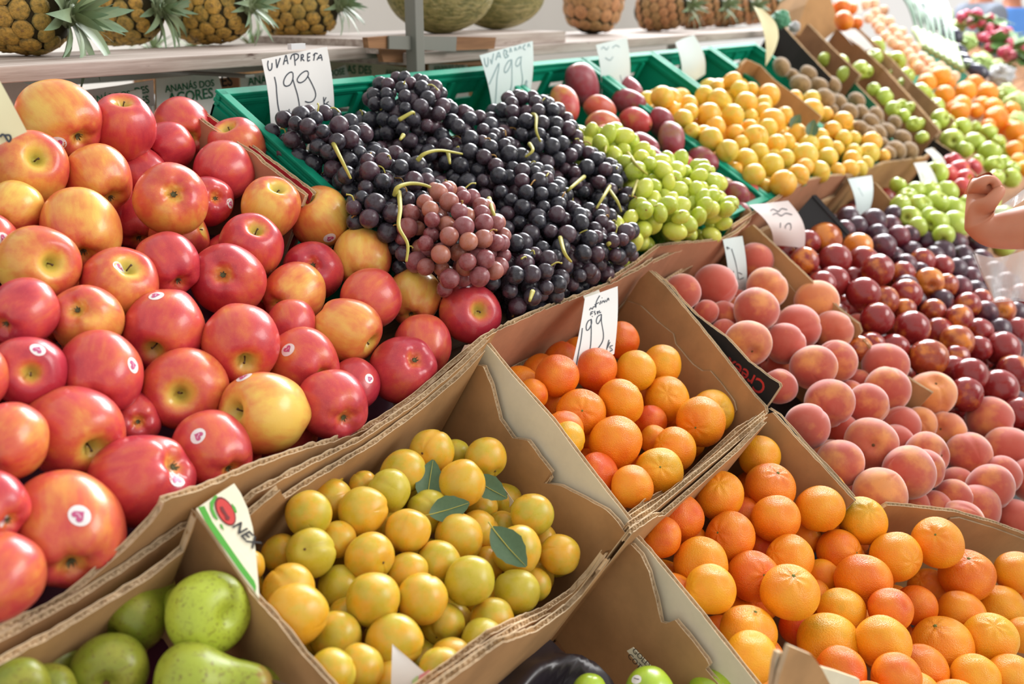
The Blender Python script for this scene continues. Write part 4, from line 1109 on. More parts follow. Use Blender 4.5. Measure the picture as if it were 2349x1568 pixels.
for i, q in enumerate(items):
    rr = random.Random(1400 + i)
    o = put('green_apple', GMESH, q, face_dir(q['px'], q['py'], .5 * math.cos(i), -.5, True), 0, 'shiny green apple in the carton with cream flap' + (', wearing an oval sticker' if i == 1 else ''), 'apple', 'green apples in the near carton', .5, [('stem', STEM), ('calyx', CALYX)], patch=.1)
    if i == 1:
        inv = o.matrix_world.to_3x3().inverted(); x, y, r = q['px'], q['py'], q['r']
        dl = (inv @ face_dir(x, y, (1462 - x) / r, (1560 - y) / r)).normalized(); v_, r_, u_ = view_frame(x, y); up = (inv @ (u_ + r_ * .5)).normalized()
        s1 = link('sticker', surf_patch('sticker', ABVH[1], dl, up, [(math.cos(t * math.pi / 9), math.sin(t * math.pi / 9) * .8) for t in range(18)], .24, M_STICK, .006), o)
        link('sticker_print', surf_patch('sticker_print', ABVH[1], dl, up, [(-.7, .1), (.6, .3), (.7, .15), (-.6, -.05)], .2, M_BLACKP, .011), s1)
# ------------------------------------------------------------------ grapes: each bunch a thing, every berry a part
def grape_mat(name, a, b, bloom, amt, rough, sss=0.1):
    t = NT(name); P = t.coord(); w = t.math('MULTIPLY', t.rand(), 60.0)
    c = t.mix(t.remap(t.rand(), 0.35, 1.0), a, b)
    n = t.noise(P, 1.6, 4, 0.6, w)
    c = t.mix(t.math('MULTIPLY', t.remap(n, 0.3, 0.75), amt), c, bloom)
    s = t.noise(P, 7, 3, .6, w); c = t.mix(t.math('MULTIPLY', t.remap(s, .64, .72), .35), c, tuple(x * .5 for x in a[:3]) + (1,))
    return t.base(c, t.remap(n, .3, .7, rough - .08, rough + .12), .5, sss=sss, ssscale=.004)
M_GRB = grape_mat('black_grape_skin', srgb(30, 29, 37), srgb(74, 42, 52), srgb(104, 106, 118), .42, .26, .03)
M_GRR = grape_mat('red_grape_skin', srgb(128, 62, 66), srgb(176, 112, 84), srgb(190, 150, 156), .35, .3, .25)
M_GRG = grape_mat('green_grape_skin', srgb(176, 192, 58), srgb(208, 212, 84), srgb(224, 230, 150), .25, .24, .25)
M_STALK = plain('grape_stalk', srgb(186, 178, 84), .6)
M_STALKB = plain('grape_stalk_dry', srgb(168, 128, 66), .7)
def berry(name, mat, e): return ball(name, lambda th, a: lump(Vector((math.sin(th)*math.cos(a), math.sin(th)*math.sin(a), math.cos(th)*e)), 60, .04), [mat], 16, 22)
BER = {'b': berry('berry', M_GRB, 1.04), 'r': berry('berry', M_GRR, 1.05), 'g': berry('berry', M_GRG, 1.36)}
TIP = disc_mesh('berry_tip', 1.03, .07, M_STALKB, .01)
BUNCH = [('b',745,362,235,170,40,.055,-.705),('b',945,272,190,125,15,.055,-.680),('b',885,455,225,175,50,.055,-.700),('b',1062,345,235,130,5,.05,-.690),('b',1225,325,190,140,80,.055,-.675),
 ('b',1120,412,230,150,20,.055,-.690),('b',1195,480,230,165,60,.06,-.690),('r',1042,552,215,170,75,.05,-.672),('b',1342,432,190,120,50,.05,-.685),('b',1265,560,200,150,60,.055,-.690),('b',1192,640,150,130,50,.05,-.695),
 ('b',1372,580,190,130,60,.05,-.690),('b',955,560,170,130,60,.05,-.735),('b',862,352,170,150,20,.05,-.745),('b',1320,650,190,85,-25,.04,-.715),('b',1265,410,190,150,60,.055,-.700),('b',1110,610,190,140,80,.05,-.75),('b',1000,440,220,150,30,.05,-.735),('b',1170,560,200,150,60,.05,-.735),
 ('b',795,425,190,140,45,.05,-.735),('b',862,520,190,120,58,.05,-.708),('g',1400,378,175,105,15,.05,-.680),('g',1462,432,215,140,30,.055,-.685),('g',1568,442,180,115,40,.05,-.690),('g',1480,520,200,130,40,.055,-.690),('g',1602,512,160,110,40,.05,-.690),('g',1440,565,120,110,80,.045,-.705),('g',1530,480,200,140,30,.05,-.72)]
acc = []
BLAB = ['black grape bunch by the price note next to the apples', 'black grape bunch perched highest in the middle of the crates', 'black grape bunch with a curved yellow stalk beside an orange apple', 'black grape bunch with a forked pale stalk in the middle of the heap', 'black grape bunch with an upright yellow stalk next to the mango crate',
 'black grape bunch in the centre of the heap', 'black grape bunch with a bare stalk above the clementine price note', 'pinkish red grape bunch hanging over the apples', 'black grape bunch beside the green grapes', 'black grape bunch behind the clementine price note', 'black grape bunch just behind the torn cardboard strip',
 'black grape bunch next to the lowest green grapes', 'dark grape bunch tucked under the red grapes by the apples', 'dark grape bunch lying low between two taller bunches', 'grape bunch resting against the torn cardboard strip', 'black grape bunch below the one with the upright stalk', 'dark grape bunch hidden under the red grape bunch', 'dark grape bunch under the curved stalk', 'dark grape bunch deep in the middle of the heap',
 'dark grape bunch low along the crate wall by the apples', 'dark grape bunch wedged behind a yellow apple', 'green grape bunch touching the mango crate rim', 'green grape bunch beside the black grapes', 'green grape bunch below the mangoes', 'green grape bunch in the middle by the cardboard strip', 'green grape bunch at the curved cardboard corner', 'small green grape bunch squeezed beside the black grapes', 'green grape bunch lying under the other green bunches']
STALKS = {2: [[(905,448),(912,430),(940,421),(975,425),(1000,440),(1015,470)],[(915,440),(918,480),(915,520),(935,560),(932,600)]], 3: [[(957,368),(975,352),(1010,345),(1060,353)],[(1028,350),(1032,375)]], 4: [[(1222,262),(1230,268),(1230,300),(1240,325)],[(1215,330),(1222,345),(1205,360)]],
 6: [[(1122,455),(1132,490),(1142,515)]], 8: [[(1400,425),(1385,450),(1368,478)],[(1395,432),(1415,460),(1425,485)],[(1340,405),(1310,430),(1300,440)]], 0: [[(765,330),(785,370),(805,410)]], 1: [[(915,275),(945,258),(950,262)],[(925,310),(918,320)]], 10: [[(1222,668),(1215,690)]], 9: [[(1285,545),(1295,580),(1310,600)]], 11: [[(1395,560),(1425,540)]],
 22: [[(1440,350),(1462,380),(1485,400)]], 21: [[(1390,330),(1388,350)]], 24: [[(1462,415),(1450,450)]]}
for bi, (kind, px, py, ln, wd, ang, th, n) in enumerate(BUNCH):
    rr = random.Random(2000 + bi)
    X, S, d = on_slope(px, py, n); Cn = sp(X, S, n)
    a_ = math.radians(ang)
    X2, S2, _ = on_slope(px + 20 * math.cos(a_), py + 20 * math.sin(a_), n); u = (sp(X2, S2, n) - Cn).normalized()
    v = EN.cross(u)
    X3, S3, _ = on_slope(px + ln / 2 * math.cos(a_), py + ln / 2 * math.sin(a_), n); A = (sp(X3, S3, n) - Cn).length
    X4, S4, _ = on_slope(px - wd / 2 * math.sin(a_), py + wd / 2 * math.cos(a_), n); Bx = (sp(X4, S4, n) - Cn).length
    A = min(A, .125); Bx = min(Bx, .085)
    e = empty('grape_bunch', Matrix.Translation(Cn - EN * th))
    tag(e, BLAB[bi], 'grapes', 'grape bunches heaped over the green crates')
    R0 = .0150 if kind == 'g' else .0124
    view = (EYE - Cn).normalized()
    fails = 0
    while fails < 420:
        q = Vector((rr.gauss(0, 1), rr.gauss(0, 1), rr.gauss(0, 1))).normalized()
        k = rr.choice((1.0, 1.0, .72, .5))
        taper = 1 - .28 * max(0, q.x)
        P = Cn + u * (q.x * A * k) + v * (q.y * Bx * k * taper) + EN * (q.z * th * k)
        nr = (u * (q.x / A) + v * (q.y / Bx) + EN * (q.z / th)).normalized()
        r = R0 * rr.choice((1.0, 1.06, .95, 1.1, .82)) * rr.uniform(.94, 1.05)
        if nr.dot(view) < -.15 or (P - EYE).dot(ES) > (-.425 if P.x < 1.36 else -.448 if P.x < 1.48 else -.43 if P.x < 1.62 else -.41) or (kind == 'b' and P.x < .968 and (P - EYE).dot(ES) < -.68) or any((P - c).length < (r + r2) * .86 for c, r2 in acc):
            fails += 1; continue
        bx, by, bz = project(P)
        if any((P - c).length < (r + r2) * .95 or math.hypot(bx - ox, by - oy) < orr + r * FPX / bz * .45 for c, r2, ox, oy, orr in OBST):
            fails += 1; continue
        acc.append((P, r)); fails = 0
        b = link('berry', BER[kind], e)
        ax = (nr + Vector((rr.gauss(0, .5), rr.gauss(0, .5), rr.gauss(0, .5)))).normalized()
        b.matrix_world = Matrix.Translation(P) @ ax.to_track_quat('Z', 'Y').to_matrix().to_4x4() @ Matrix.Scale(r, 4)
        b.matrix_parent_inverse = Matrix.Identity(4)
        b.matrix_local = e.matrix_world.inverted() @ b.matrix_world
    for si, pl_ in enumerate(STALKS.get(bi, [])):
        lift = th + n + .006
        pts = []
        for k, (x, y) in enumerate(pl_):
            XX, SS, _ = on_slope(x, y, lift - (.012 if k in (0, len(pl_) - 1) else 0)); pts.append(sp(XX, SS, lift - (.012 if k in (0, len(pl_) - 1) else 0)))
        cp = bez(pts, 6); n_ = len(cp)
        o = link('stalk', tube_mesh('stalk', cp, [.0027 * (1.25 - .7 * i / n_) for i in range(n_)], M_STALK if kind != 'g' else M_STALKB if rr.random() < .2 else M_STALK, 7)); o.parent = e; o.matrix_parent_inverse = e.matrix_world.inverted()
    mine = [P for P, r in acc[-40:] if (P - Cn).length < A]
    for k in range(7):
        P = rr.choice(mine) + EN * .004
        Q = P + u * rr.uniform(-.02, .02) + v * rr.uniform(-.02, .02) + EN * rr.uniform(.002, .012)
        o = link('pedicel', tube_mesh('pedicel', bez([P, (P + Q) / 2 + EN * .006, Q], 4), [.0011] * 8 + [.0017], M_STALKB if k % 2 else M_STALK, 5)); o.parent = e; o.matrix_parent_inverse = e.matrix_world.inverted()

# ------------------------------------------------------------------ mangoes (px, py, rx-ish radius, layer, long-axis angle, red?, stub px)
MNG = [(1294,240,42,.1,70,1,.55),(1335,195,48,.3,60,0,.9),(1376,250,36,.2,20,1,.4),(1442,236,38,.1,10,0,.8),(1384,286,38,0,10,1,.5),(1458,278,36,.1,20,1,.7),(1392,316,34,0,15,1,.35),(1472,338,38,0,15,0,.9),(1518,284,36,-.2,70,0,.8),(1540,318,38,-.3,75,0,.85),(1490,362,32,.1,20,0,.7),(1558,378,34,.1,15,1,.8),(1612,368,36,0,30,0,.75),
 (1590,412,32,.2,30,0,.3),(1610,420,36,.1,10,0,.35),(1660,440,34,0,75,0,.4),(1640,460,28,.4,40,1,.8),(1690,455,36,0,80,0,.75),(1720,448,30,.2,60,1,.7),(1440,205,34,.5,30,0,.9),(1430,320,30,.6,20,0,.8),(1650,490,32,.3,40,0,.6),(1700,490,28,.4,40,0,.6)]
items = heap([(a, b, c, d) for a, b, c, d, *_ in MNG], -0.715, .03); relax(items, .9, .03)
for i, (q, t) in enumerate(zip(items, MNG)):
    rr = random.Random(2500 + i); a = math.radians(t[4])
    ax = face_dir(t[0], t[1], .88 * math.cos(a), .88 * math.sin(a) , rr.random() < .3)
    put('mango', MANGOS[t[5]], q, ax, rr.uniform(-.8, .8), ('red and yellow mango' if t[5] else 'greenish purple mango' if t[6] < .5 else 'purple mango') + (' beside the green grapes' if q['py'] > 330 else ' at the back of the crate') + ' among the mangoes', 'mango', 'mangoes in the green crate', t[6], [('stalk_stub', MSTEM)], .92)

# ------------------------------------------------------------------ small fruit further along the top row, read off an enlargement
def zrows(l, ox, oy, sc): return [(ox + a / sc, oy + b / sc, c / sc, *rest) for a, b, c, *rest in l]
YUP = zrows([(835,312,78),(700,362,62,.4),(890,388,80,.2),(985,382,62,.2),(250,448,100),(600,432,82),(470,502,74,.2),(715,468,92,-.2),(1130,432,96),(945,492,92,-.2),(1090,505,74,.1),(480,572,74,.3),(640,592,104,-.1),(835,592,96,-.2),(980,608,68,.2),(1090,560,70,.2),(1160,642,108,-.3),(1258,595,76,.1),(420,625,84),(690,692,84,.2),(495,728,70,.3),(590,765,90,.2),(655,795,102,-.1),(852,745,80,.2),(975,695,70,.3),(1020,782,108,-.3),(1122,705,84,.1),(905,825,66,.4),(790,892,98,-.1),(942,965,100),(1052,905,84,.1),(1190,835,86,.1),(1280,822,76,.2),(1370,752,90,.1),(1462,842,88,.1),(1272,955,78,.2),(1162,1012,100,-.1),(1432,935,110,-.3),(1010,1092,98),(1250,1162,112,-.3),(1372,1095,94,-.1),(1432,1025,76,.2),(1552,1062,94),(1622,945,84),(1702,1055,66,.2),(1802,1042,80),(1882,1042,70,.1),(1942,995,62,.1),(1822,965,80,.1),(1832,902,74,.2),(1962,912,88,-.1),(1982,822,88,-.2),(1342,458,74),(1482,468,80),(1482,565,106,-.2),(1602,592,66,.2),(1662,722,80),(1752,792,74,.1),(1832,792,66,.2),(1592,845,76,.1),(1742,652,90,-.1),(1852,705,66,.2),(2082,935,58,.2),(322,535,64,.4),(1692,872,66,.3),(1100,1190,70,.5),(860,1040,60,.6),(1560,770,70,.3),(1350,880,60,.5),(1180,930,60,.5)], 1450, 100, 3.614)
M_YUP = two_tone('small_yellow_plum_skin', srgb(214, 188, 62), srgb(236, 172, 52), srgb(220, 140, 60), 1.3, .34, srgb(240, 214, 140), .25, sss=.15)
YUPM = YPLUMS[0].copy(); YUPM.materials.clear(); YUPM.materials.append(M_YUP)
items = heap([t if len(t) > 3 else t + (0,) for t in YUP], -0.688, .03); relax(items, .93, .04)
und = under_layer(items, (1.98, 2.62, -0.85, -0.46), -0.735, .029, 2.0, 41)
for i, q in enumerate(items + und):
    rr = random.Random(2700 + i); bl = rr.uniform(.1, 1)
    put('yellow_plum', YUPM, q, rnd_axis(q, rr, None if i % 5 == 0 else True), rr.uniform(-2, 2), ('orange yellow plum' if bl > .6 else 'pale yellow plum') + (' of the lower layer' if q.get('under') else '') + ' ' + zone(q, (1.98, 2.95, -.9, -.42), 'next to the mangoes', 'next to the kiwis', 'at the back of its crate', 'by the cardboard strip', 'amid the crates'), 'plum', 'yellow plums in the green crates', bl, [('stalk_scar', SCAR_Y)])
KIW = zrows([(1240,192,84,0,60),(1462,252,80,0,40),(1395,335,92,0,25),(1662,345,80,-.2,50),(1545,350,84,.2,20),(1600,455,92,-.2,40),(1722,492,74,.1,60),(1655,548,60,.3,30),(1862,472,78,0,40),(1805,565,78,-.1,40),(1902,575,74,.1,50),(2022,595,76,-.2,70),(1890,695,70,.1,30),(1982,652,78,-.1,50),(2042,745,78,-.1,50),(2112,722,78,-.1,30),(2240,782,78,-.2,30),(2190,882,90,-.2,40),(2302,885,78,-.1,60),(2132,905,62,.1,40),(1960,742,74,.2,30),(1680,462,64,.4,30),(1330,260,60,.5,30),(2080,830,60,.3,40),(2180,650,60,.3,50)], 1450, 100, 3.614)
items = heap(KIW, -0.685, .03); relax(items, .93, .04)
und = under_layer(items, (2.66, 3.3, -0.80, -0.46), -0.765, .028, 2.0, 43)
for i, q in enumerate(items + und):
    rr = random.Random(2900 + i); a = math.radians(q['row'][4] if 'row' in q else rr.uniform(0, 90))
    put('kiwi', KIWI, q, face_dir(q['px'], q['py'], .85 * math.cos(a), .85 * math.sin(a)), rr.uniform(-2, 2), 'brown fuzzy kiwi' + (' of the lower layer' if q.get('under') else ' heaped') + ' ' + zone(q, (2.65, 3.2, -.9, -.42), 'next to the yellow plums', 'next to the green apples', 'at the back by the twisted note', 'by the cardboard strip', 'amid the kiwis'), 'kiwi', 'kiwis on the top row', .5, [('kiwi_tip', KTIP)], .88)

# cartons of that part of the row
def far_carton(name, label, panels, base):
    e = carton(name, label, base, 'cartons further along the top row')
    for i, (px, n, f, bk, th) in enumerate(panels):
        B(e, 'side_panel', [on_slope(x, y, n)[:2] + (n,) for x, y in px], NB, seed=200 + i + int(base[0] * 10), tear=.001, front=f, back=bk, th=th, flute=.012)
    return e
M_TEAL = kraft('pale_teal_edge', srgb(170, 196, 196), .1)
far_carton('kiwi_carton', 'brown carton holding the kiwis', [([(1700,146),(1712,136),(1745,150),(1775,182),(1830,222),(1885,268)], -.665, M_KRAFT, M_KRAFT, .006)], (2.9, -.65, NB))
far_carton('green_apple_carton', 'dark printed carton with a pale rim behind the kiwis', [([(1786,46),(1842,108),(1872,140),(1912,182)], -.66, M_BLACKB, M_BLACKB, .012), ([(1953,180),(2016,244)], -.68, M_TEAL, M_GREEND, .012), ([(1855,55),(1925,125),(1975,172)], -.65, M_KRAFTD, M_KRAFTD, .012)], (3.3, -.65, NB))
far_carton('green_apple_carton', 'dark carton with a pale teal rim beside the oranges', [([(1922,66),(1975,108),(2032,160),(2100,236),(2158,302)], -.66, M_BLACKB, M_KRAFTD, .014), ([(2140,318),(2190,352),(2246,408)], -.69, M_BLACKB, M_BLACKB, .012)], (3.6, -.6, NB))
far_carton('apricot_carton', 'brown carton holding the pale apricots', [([(1952,48),(2000,92),(2050,140),(2095,190),(2190,276)], -.66, M_KRAFT, M_KRAFT, .008)], (4.2, -.7, NB))

GR4 = lambda l: zrows(l, 1700, 0, 3.62)
M_GA2 = apple_mat('pale_green_apple_skin', (srgb(196, 208, 90), srgb(186, 204, 84), srgb(170, 190, 70), srgb(164, 184, 66), srgb(150, 172, 60), srgb(150, 160, 70)), .1, .3)
GAM = APPLES[3].copy(); GAM.materials.clear(); GAM.materials.append(M_GA2)
GAF = GR4([(700,500,66,.2),(815,530,84),(870,622,78,-.1),(985,585,80),(1045,595,56,.3),(1100,742,56),(1192,802,74),(1260,902,64),(1335,885,64,.2),(1402,905,56),(1432,1032,64),(1345,965,60,.2),(1485,1035,56,.1),(1502,1142,56),(1120,392,80),(1102,482,76,.1),(1292,512,84),(1205,482,50,.4),(1376,632,70),(1342,702,56,.2),(1492,772,90),(1272,622,56,.3),(1602,902,92),(1652,992,84),(1702,1022,74,.2),(1836,1057,78),(1752,1162,98),(1932,1192,94,-.1),(2052,1102,74),(1942,1062,56,.3),(2062,1262,98,-.2),(2132,1182,66,.1),(1962,1342,60,.2),(2102,1372,84),(2112,1482,78),(2242,1482,82),(2182,1352,66,.3),(2232,1262,74,.1),(2252,1402,66,.2),(1852,1242,74,.2),(1732,1052,56,.3),(1560,830,60,.4),(1600,1060,60,.4)])
ORF = GR4([(1540,692,84),(1642,642,94),(1682,792,88),(1832,872,84,.1),(1812,932,84),(1950,922,66,.2),(1932,702,84),(1862,762,92,.1),(2042,772,92),(2092,902,92),(2116,982,104,-.2),(2242,922,76),(2272,1092,94),(2262,1242,80),(2312,1002,66,.1),(2052,1042,60,.3),(1462,562,66,.2),(1722,692,60,.3),(2162,782,66,.2),(2302,1332,66,.2),(2340,1190,70,.2),(2000,870,70,.3),(1760,900,70,.3),(2180,1060,70,.3),(2350,1400,70,.1)])
APF = GR4([(1060,152,44),(1112,112,44),(1162,172,46),(1152,242,46),(1202,302,46),(1262,252,48),(1252,352,46),(1302,312,46),(1332,392,48),(1382,342,46),(1392,452,50),(1442,402,46),(1432,502,50),(1502,482,48),(1482,562,50),(1540,602,46),(1030,40,44),(1100,30,46),(1230,180,44),(1180,90,44),(1330,270,46),(1560,520,46),(1600,570,48),(1650,560,46),(1120,200,40,.4),(1290,380,44,.3),(1700,600,46),(1770,640,46)])
M_APR = two_tone('overexposed_apricot_skin', srgb(244, 206, 170), srgb(236, 164, 118), srgb(230, 150, 110), 1.2, .6, srgb(250, 226, 206), .4, sheen=.3)  # paleness is overexposed daylight put into the skin colour
APRM = YPLUMS[1].copy(); APRM.materials.clear(); APRM.materials.append(M_APR)
for rows, n, nm, me, lb, cat, grp, parts, sc in ((GAF, -.685, 'green_apple', GAM, 'pale green apple beyond the kiwis', 'apple', 'green apples beyond the kiwis', [('stem', STEM)], .95), (ORF, -.675, 'orange', CITRUS[0], 'orange beyond the green apples', 'orange', 'oranges beyond the green apples', [('stalk_button', BUTTON)], .95), (APF, -.67, 'apricot', APRM, 'pale apricot in the brown carton before the leeks', 'apricot', 'pale apricots', [], 1.0)):
    items = heap([t if len(t) > 3 else t + (0,) for t in rows], n, .03); relax(items, .93, .05)
    for i, q in enumerate(items):
        rr = random.Random(3100 + i + len(rows)); put(nm, me, q, rnd_axis(q, rr), rr.uniform(-2, 2), lb + (' ' + zone(q, (3.0, 4.3, -.9, -.3), 'beside the kiwis', 'beside the lettuces', 'by the white card', 'at the low front', 'amid the heap') if nm != 'apricot' else ''), cat, grp, rr.uniform(.35, .6), parts, sc, patch=.2)
# lower row beyond the nectarines: green and red apples
GL = [(2145,400,30,-.2,0),(2130,440,28,0,0),(2080,455,26,.1,0),(2065,470,24,.1,0),(2110,475,30,-.1,0),(2085,500,28,0,0),(2150,465,28,0,0),(2185,480,30,-.1,0),(2170,440,28,.1,0),(2150,510,28,0,0),(2190,515,34,-.2,0),(2130,500,26,.1,0),(2105,520,24,.2,0),(2165,540,26,.1,0),(2100,440,24,.2,0),(2200,390,24,0,1),(2185,375,24,0,1),(2210,410,22,.1,1),(2175,400,22,.2,1),(2230,385,22,.2,1),(2205,430,22,.1,1),(2240,440,28,.1,0),(2250,480,28,.1,0),(2270,460,28,.2,0),(2260,540,28,.2,0),(2060,425,20,.3,0),(2225,470,28,.2,0),(2300,500,30,.2,0),(2330,540,30,.2,0),(2300,560,30,.3,0)]
items = heap(GL, -.70, .03); relax(items, .93, .05)
for i, q in enumerate(items):
    rr = random.Random(3300 + i); red = q['row'][4]
    put('red_apple' if red else 'green_apple', APPLES[0] if red else GAM, q, rnd_axis(q, rr), rr.uniform(-2, 2), ('small red apple' if red else 'pale green apple') + ' in the heap behind the nectarines', 'apple', 'apples behind the nectarines', .85 if red else .5, [('stem', STEM)], .95, patch=.2)
# ------------------------------------------------------------------ shelf boards with pineapples, melons, post
SHZ = EYE.z - 0.08
def board_box(name, label, x0, x1, y0, y1, ztop, th, mat, group='shelf boards'):
    bm = bmesh.new(); bm_box(bm, x0, x1, y0, y1, ztop - th, ztop)
    o = link(name, bm_mesh(name, bm, [mat])); tag(o, label, 'shelf', group); bevel(o, .002, 2)
    return o
board_box('shelf_board', 'weathered wooden shelf board carrying the four near pineapples', -0.4, 1.395, 1.27, 1.54, SHZ, .021, M_WOOD)
board_box('shelf_board', 'pale wooden shelf board carrying the melons and brown pineapples', 1.42, 3.42, 1.225, 1.62, EYE.z - .092, .022, M_WOOD)
sb = empty('shelf_rack', Matrix.Translation((1.5, 1.5, 0))); tag(sb, 'grey steel uprights and rails holding up the shelf boards', 'frame')
def fr(name, x0, x1, y0, y1, z0, z1):
    bm = bmesh.new(); bm_box(bm, x0, x1, y0, y1, z0, z1)
    o = link(name, bm_mesh(name, bm, [M_STEEL])); o.parent = sb; o.matrix_parent_inverse = sb.matrix_world.inverted(); bevel(o, .0015)
pp, _ = on_plane(956, 150, Vector((0, 1.205, 0)), Vector((0, 1, 0)))
fr('upright', pp.x - .0115, pp.x + .0115, 1.195, 1.22, 0.0, 2.5)
for x in (-.3, 3.35): fr('upright', x - .012, x + .012, 1.64, 1.665, 0.0, 2.5)
fr('rail', -.3, 3.37, 1.63, 1.65, SHZ - .06, SHZ - .03)
for x in (.1, 1.1, 1.9, 3.0): fr('bracket', x, x + .02, 1.29, 1.64, SHZ - .040, SHZ - .0345)
fr('bracket', pp.x - .008, pp.x + .008, 1.22, 1.64, SHZ - .14, SHZ - .12)

# --- pineapple
def pine_mats():
    out = []
    for nm, a, b, e in (('pineapple_eye_golden', srgb(206, 158, 70), srgb(140, 112, 52), srgb(66, 66, 40)), ('pineapple_eye_brown', srgb(196, 140, 92), srgb(160, 108, 70), srgb(84, 70, 52))):
        t = NT(nm); P = t.coord(); x, y, z = t.sep(P); w = t.math('MULTIPLY', t.rand(), 30.0)
        rho = t.math('SQRT', t.math('ADD', t.math('MULTIPLY', x, x), t.math('MULTIPLY', y, y)))
        n = t.noise(P, 2.2, 4, .6, w)
        c = t.mix(t.remap(n, .35, .7), a, b)
        c = t.mix(t.remap(t.math('ADD', rho, t.math('MULTIPLY', n, .4)), .95, 1.3), c, e)
        c = t.mix(t.math('MULTIPLY', t.remap(rho, .22, .05, 0, 1), .6), c, srgb(120, 84, 60))
        c = t.mix(t.math('MULTIPLY', t.remap(t.rand(), .3, 1.0), .35), c, srgb(110, 116, 60))
        t.bump(t.noise(P, 6, 4), .3, .1)
        out.append(t.base(c, .55, .4))
    return out
M_PEYE = pine_mats()
M_PCORE = plain('pineapple_furrow', srgb(62, 54, 34), .8, .2, 60, .4)
def leaf_mat(name, a, b, c_):
    t = NT(name); P = t.coord(); z = t.sep(P)[2]
    c = t.mix(t.remap(z, .2, 1.0), a, b); c = t.mix(t.math('MULTIPLY', t.noise(t.scalevec(P, 14, 14, 1), 1, 3, .5, t.rand()), .5), c, c_)
    return t.base(c, .5, .4)
M_PLEAF = leaf_mat('pineapple_leaf', srgb(118, 126, 80), srgb(88, 120, 90), srgb(158, 182, 156))
def eye_mesh(mat):
    V = [Vector((0, 0, .62))]; F = []
    for ring, (r, z) in enumerate(((.3, .56), (.62, .46), (.86, .26), (.98, .0))):
        for k in range(12):
            a = k * math.pi / 6; hx = 1 / max(abs(math.cos(((a + math.pi/6) % (math.pi/3)) - math.pi/6)), .5)
            rr_ = r * (1 + (.10 * (hx - 1.05)) * (ring > 1) * 3)
            V.append(Vector((rr_ * math.cos(a), rr_ * math.sin(a), z)))
    for k in range(12): F.append((0, 1 + k, 1 + (k+1) % 12))
    for q in range(3):
        for k in range(12):
            a, b = 1 + q * 12 + k, 1 + q * 12 + (k+1) % 12
            F.append((a, a + 12, b + 12, b))
    b = len(V)
    V += [Vector((-.16, .18, .5)), Vector((.16, .18, .5)), Vector((0, -.42, .74)), Vector((0, .0, .72))]
    F += [(b, b+1, b+3), (b, b+3, b+2), (b+1, b+2, b+3)]
    return mesh_from('eye', V, F, [mat], smooth=True)
EYES = [eye_mesh(m) for m in M_PEYE]
def blade(curl):
    V, F = [], []
    for i in range(9):
        t = i / 8; w = .085 * (1 - t**2.2) * (.75 + .5 * min(1, t * 3)) * (1 if t < 1 else 0) + .002
        z = math.sin(t * curl) / curl if curl > .01 else t; x = (1 - math.cos(t * curl)) / max(curl, .01)
        for s, dx in ((-1, -.03), (0, .0), (1, -.03)):
            V.append(Vector((x + dx * (1 - t) * abs(s) * 1.0, s * w, z)))
    for i in range(8):
        for k in (0, 1):
            a = i * 3 + k; F.append((a, a+1, a+4, a+3))
    return mesh_from('crown_leaf', V, F, [M_PLEAF], smooth=True)
BLADES = [blade(c) for c in (.25, .6, 1.0, 1.4)]
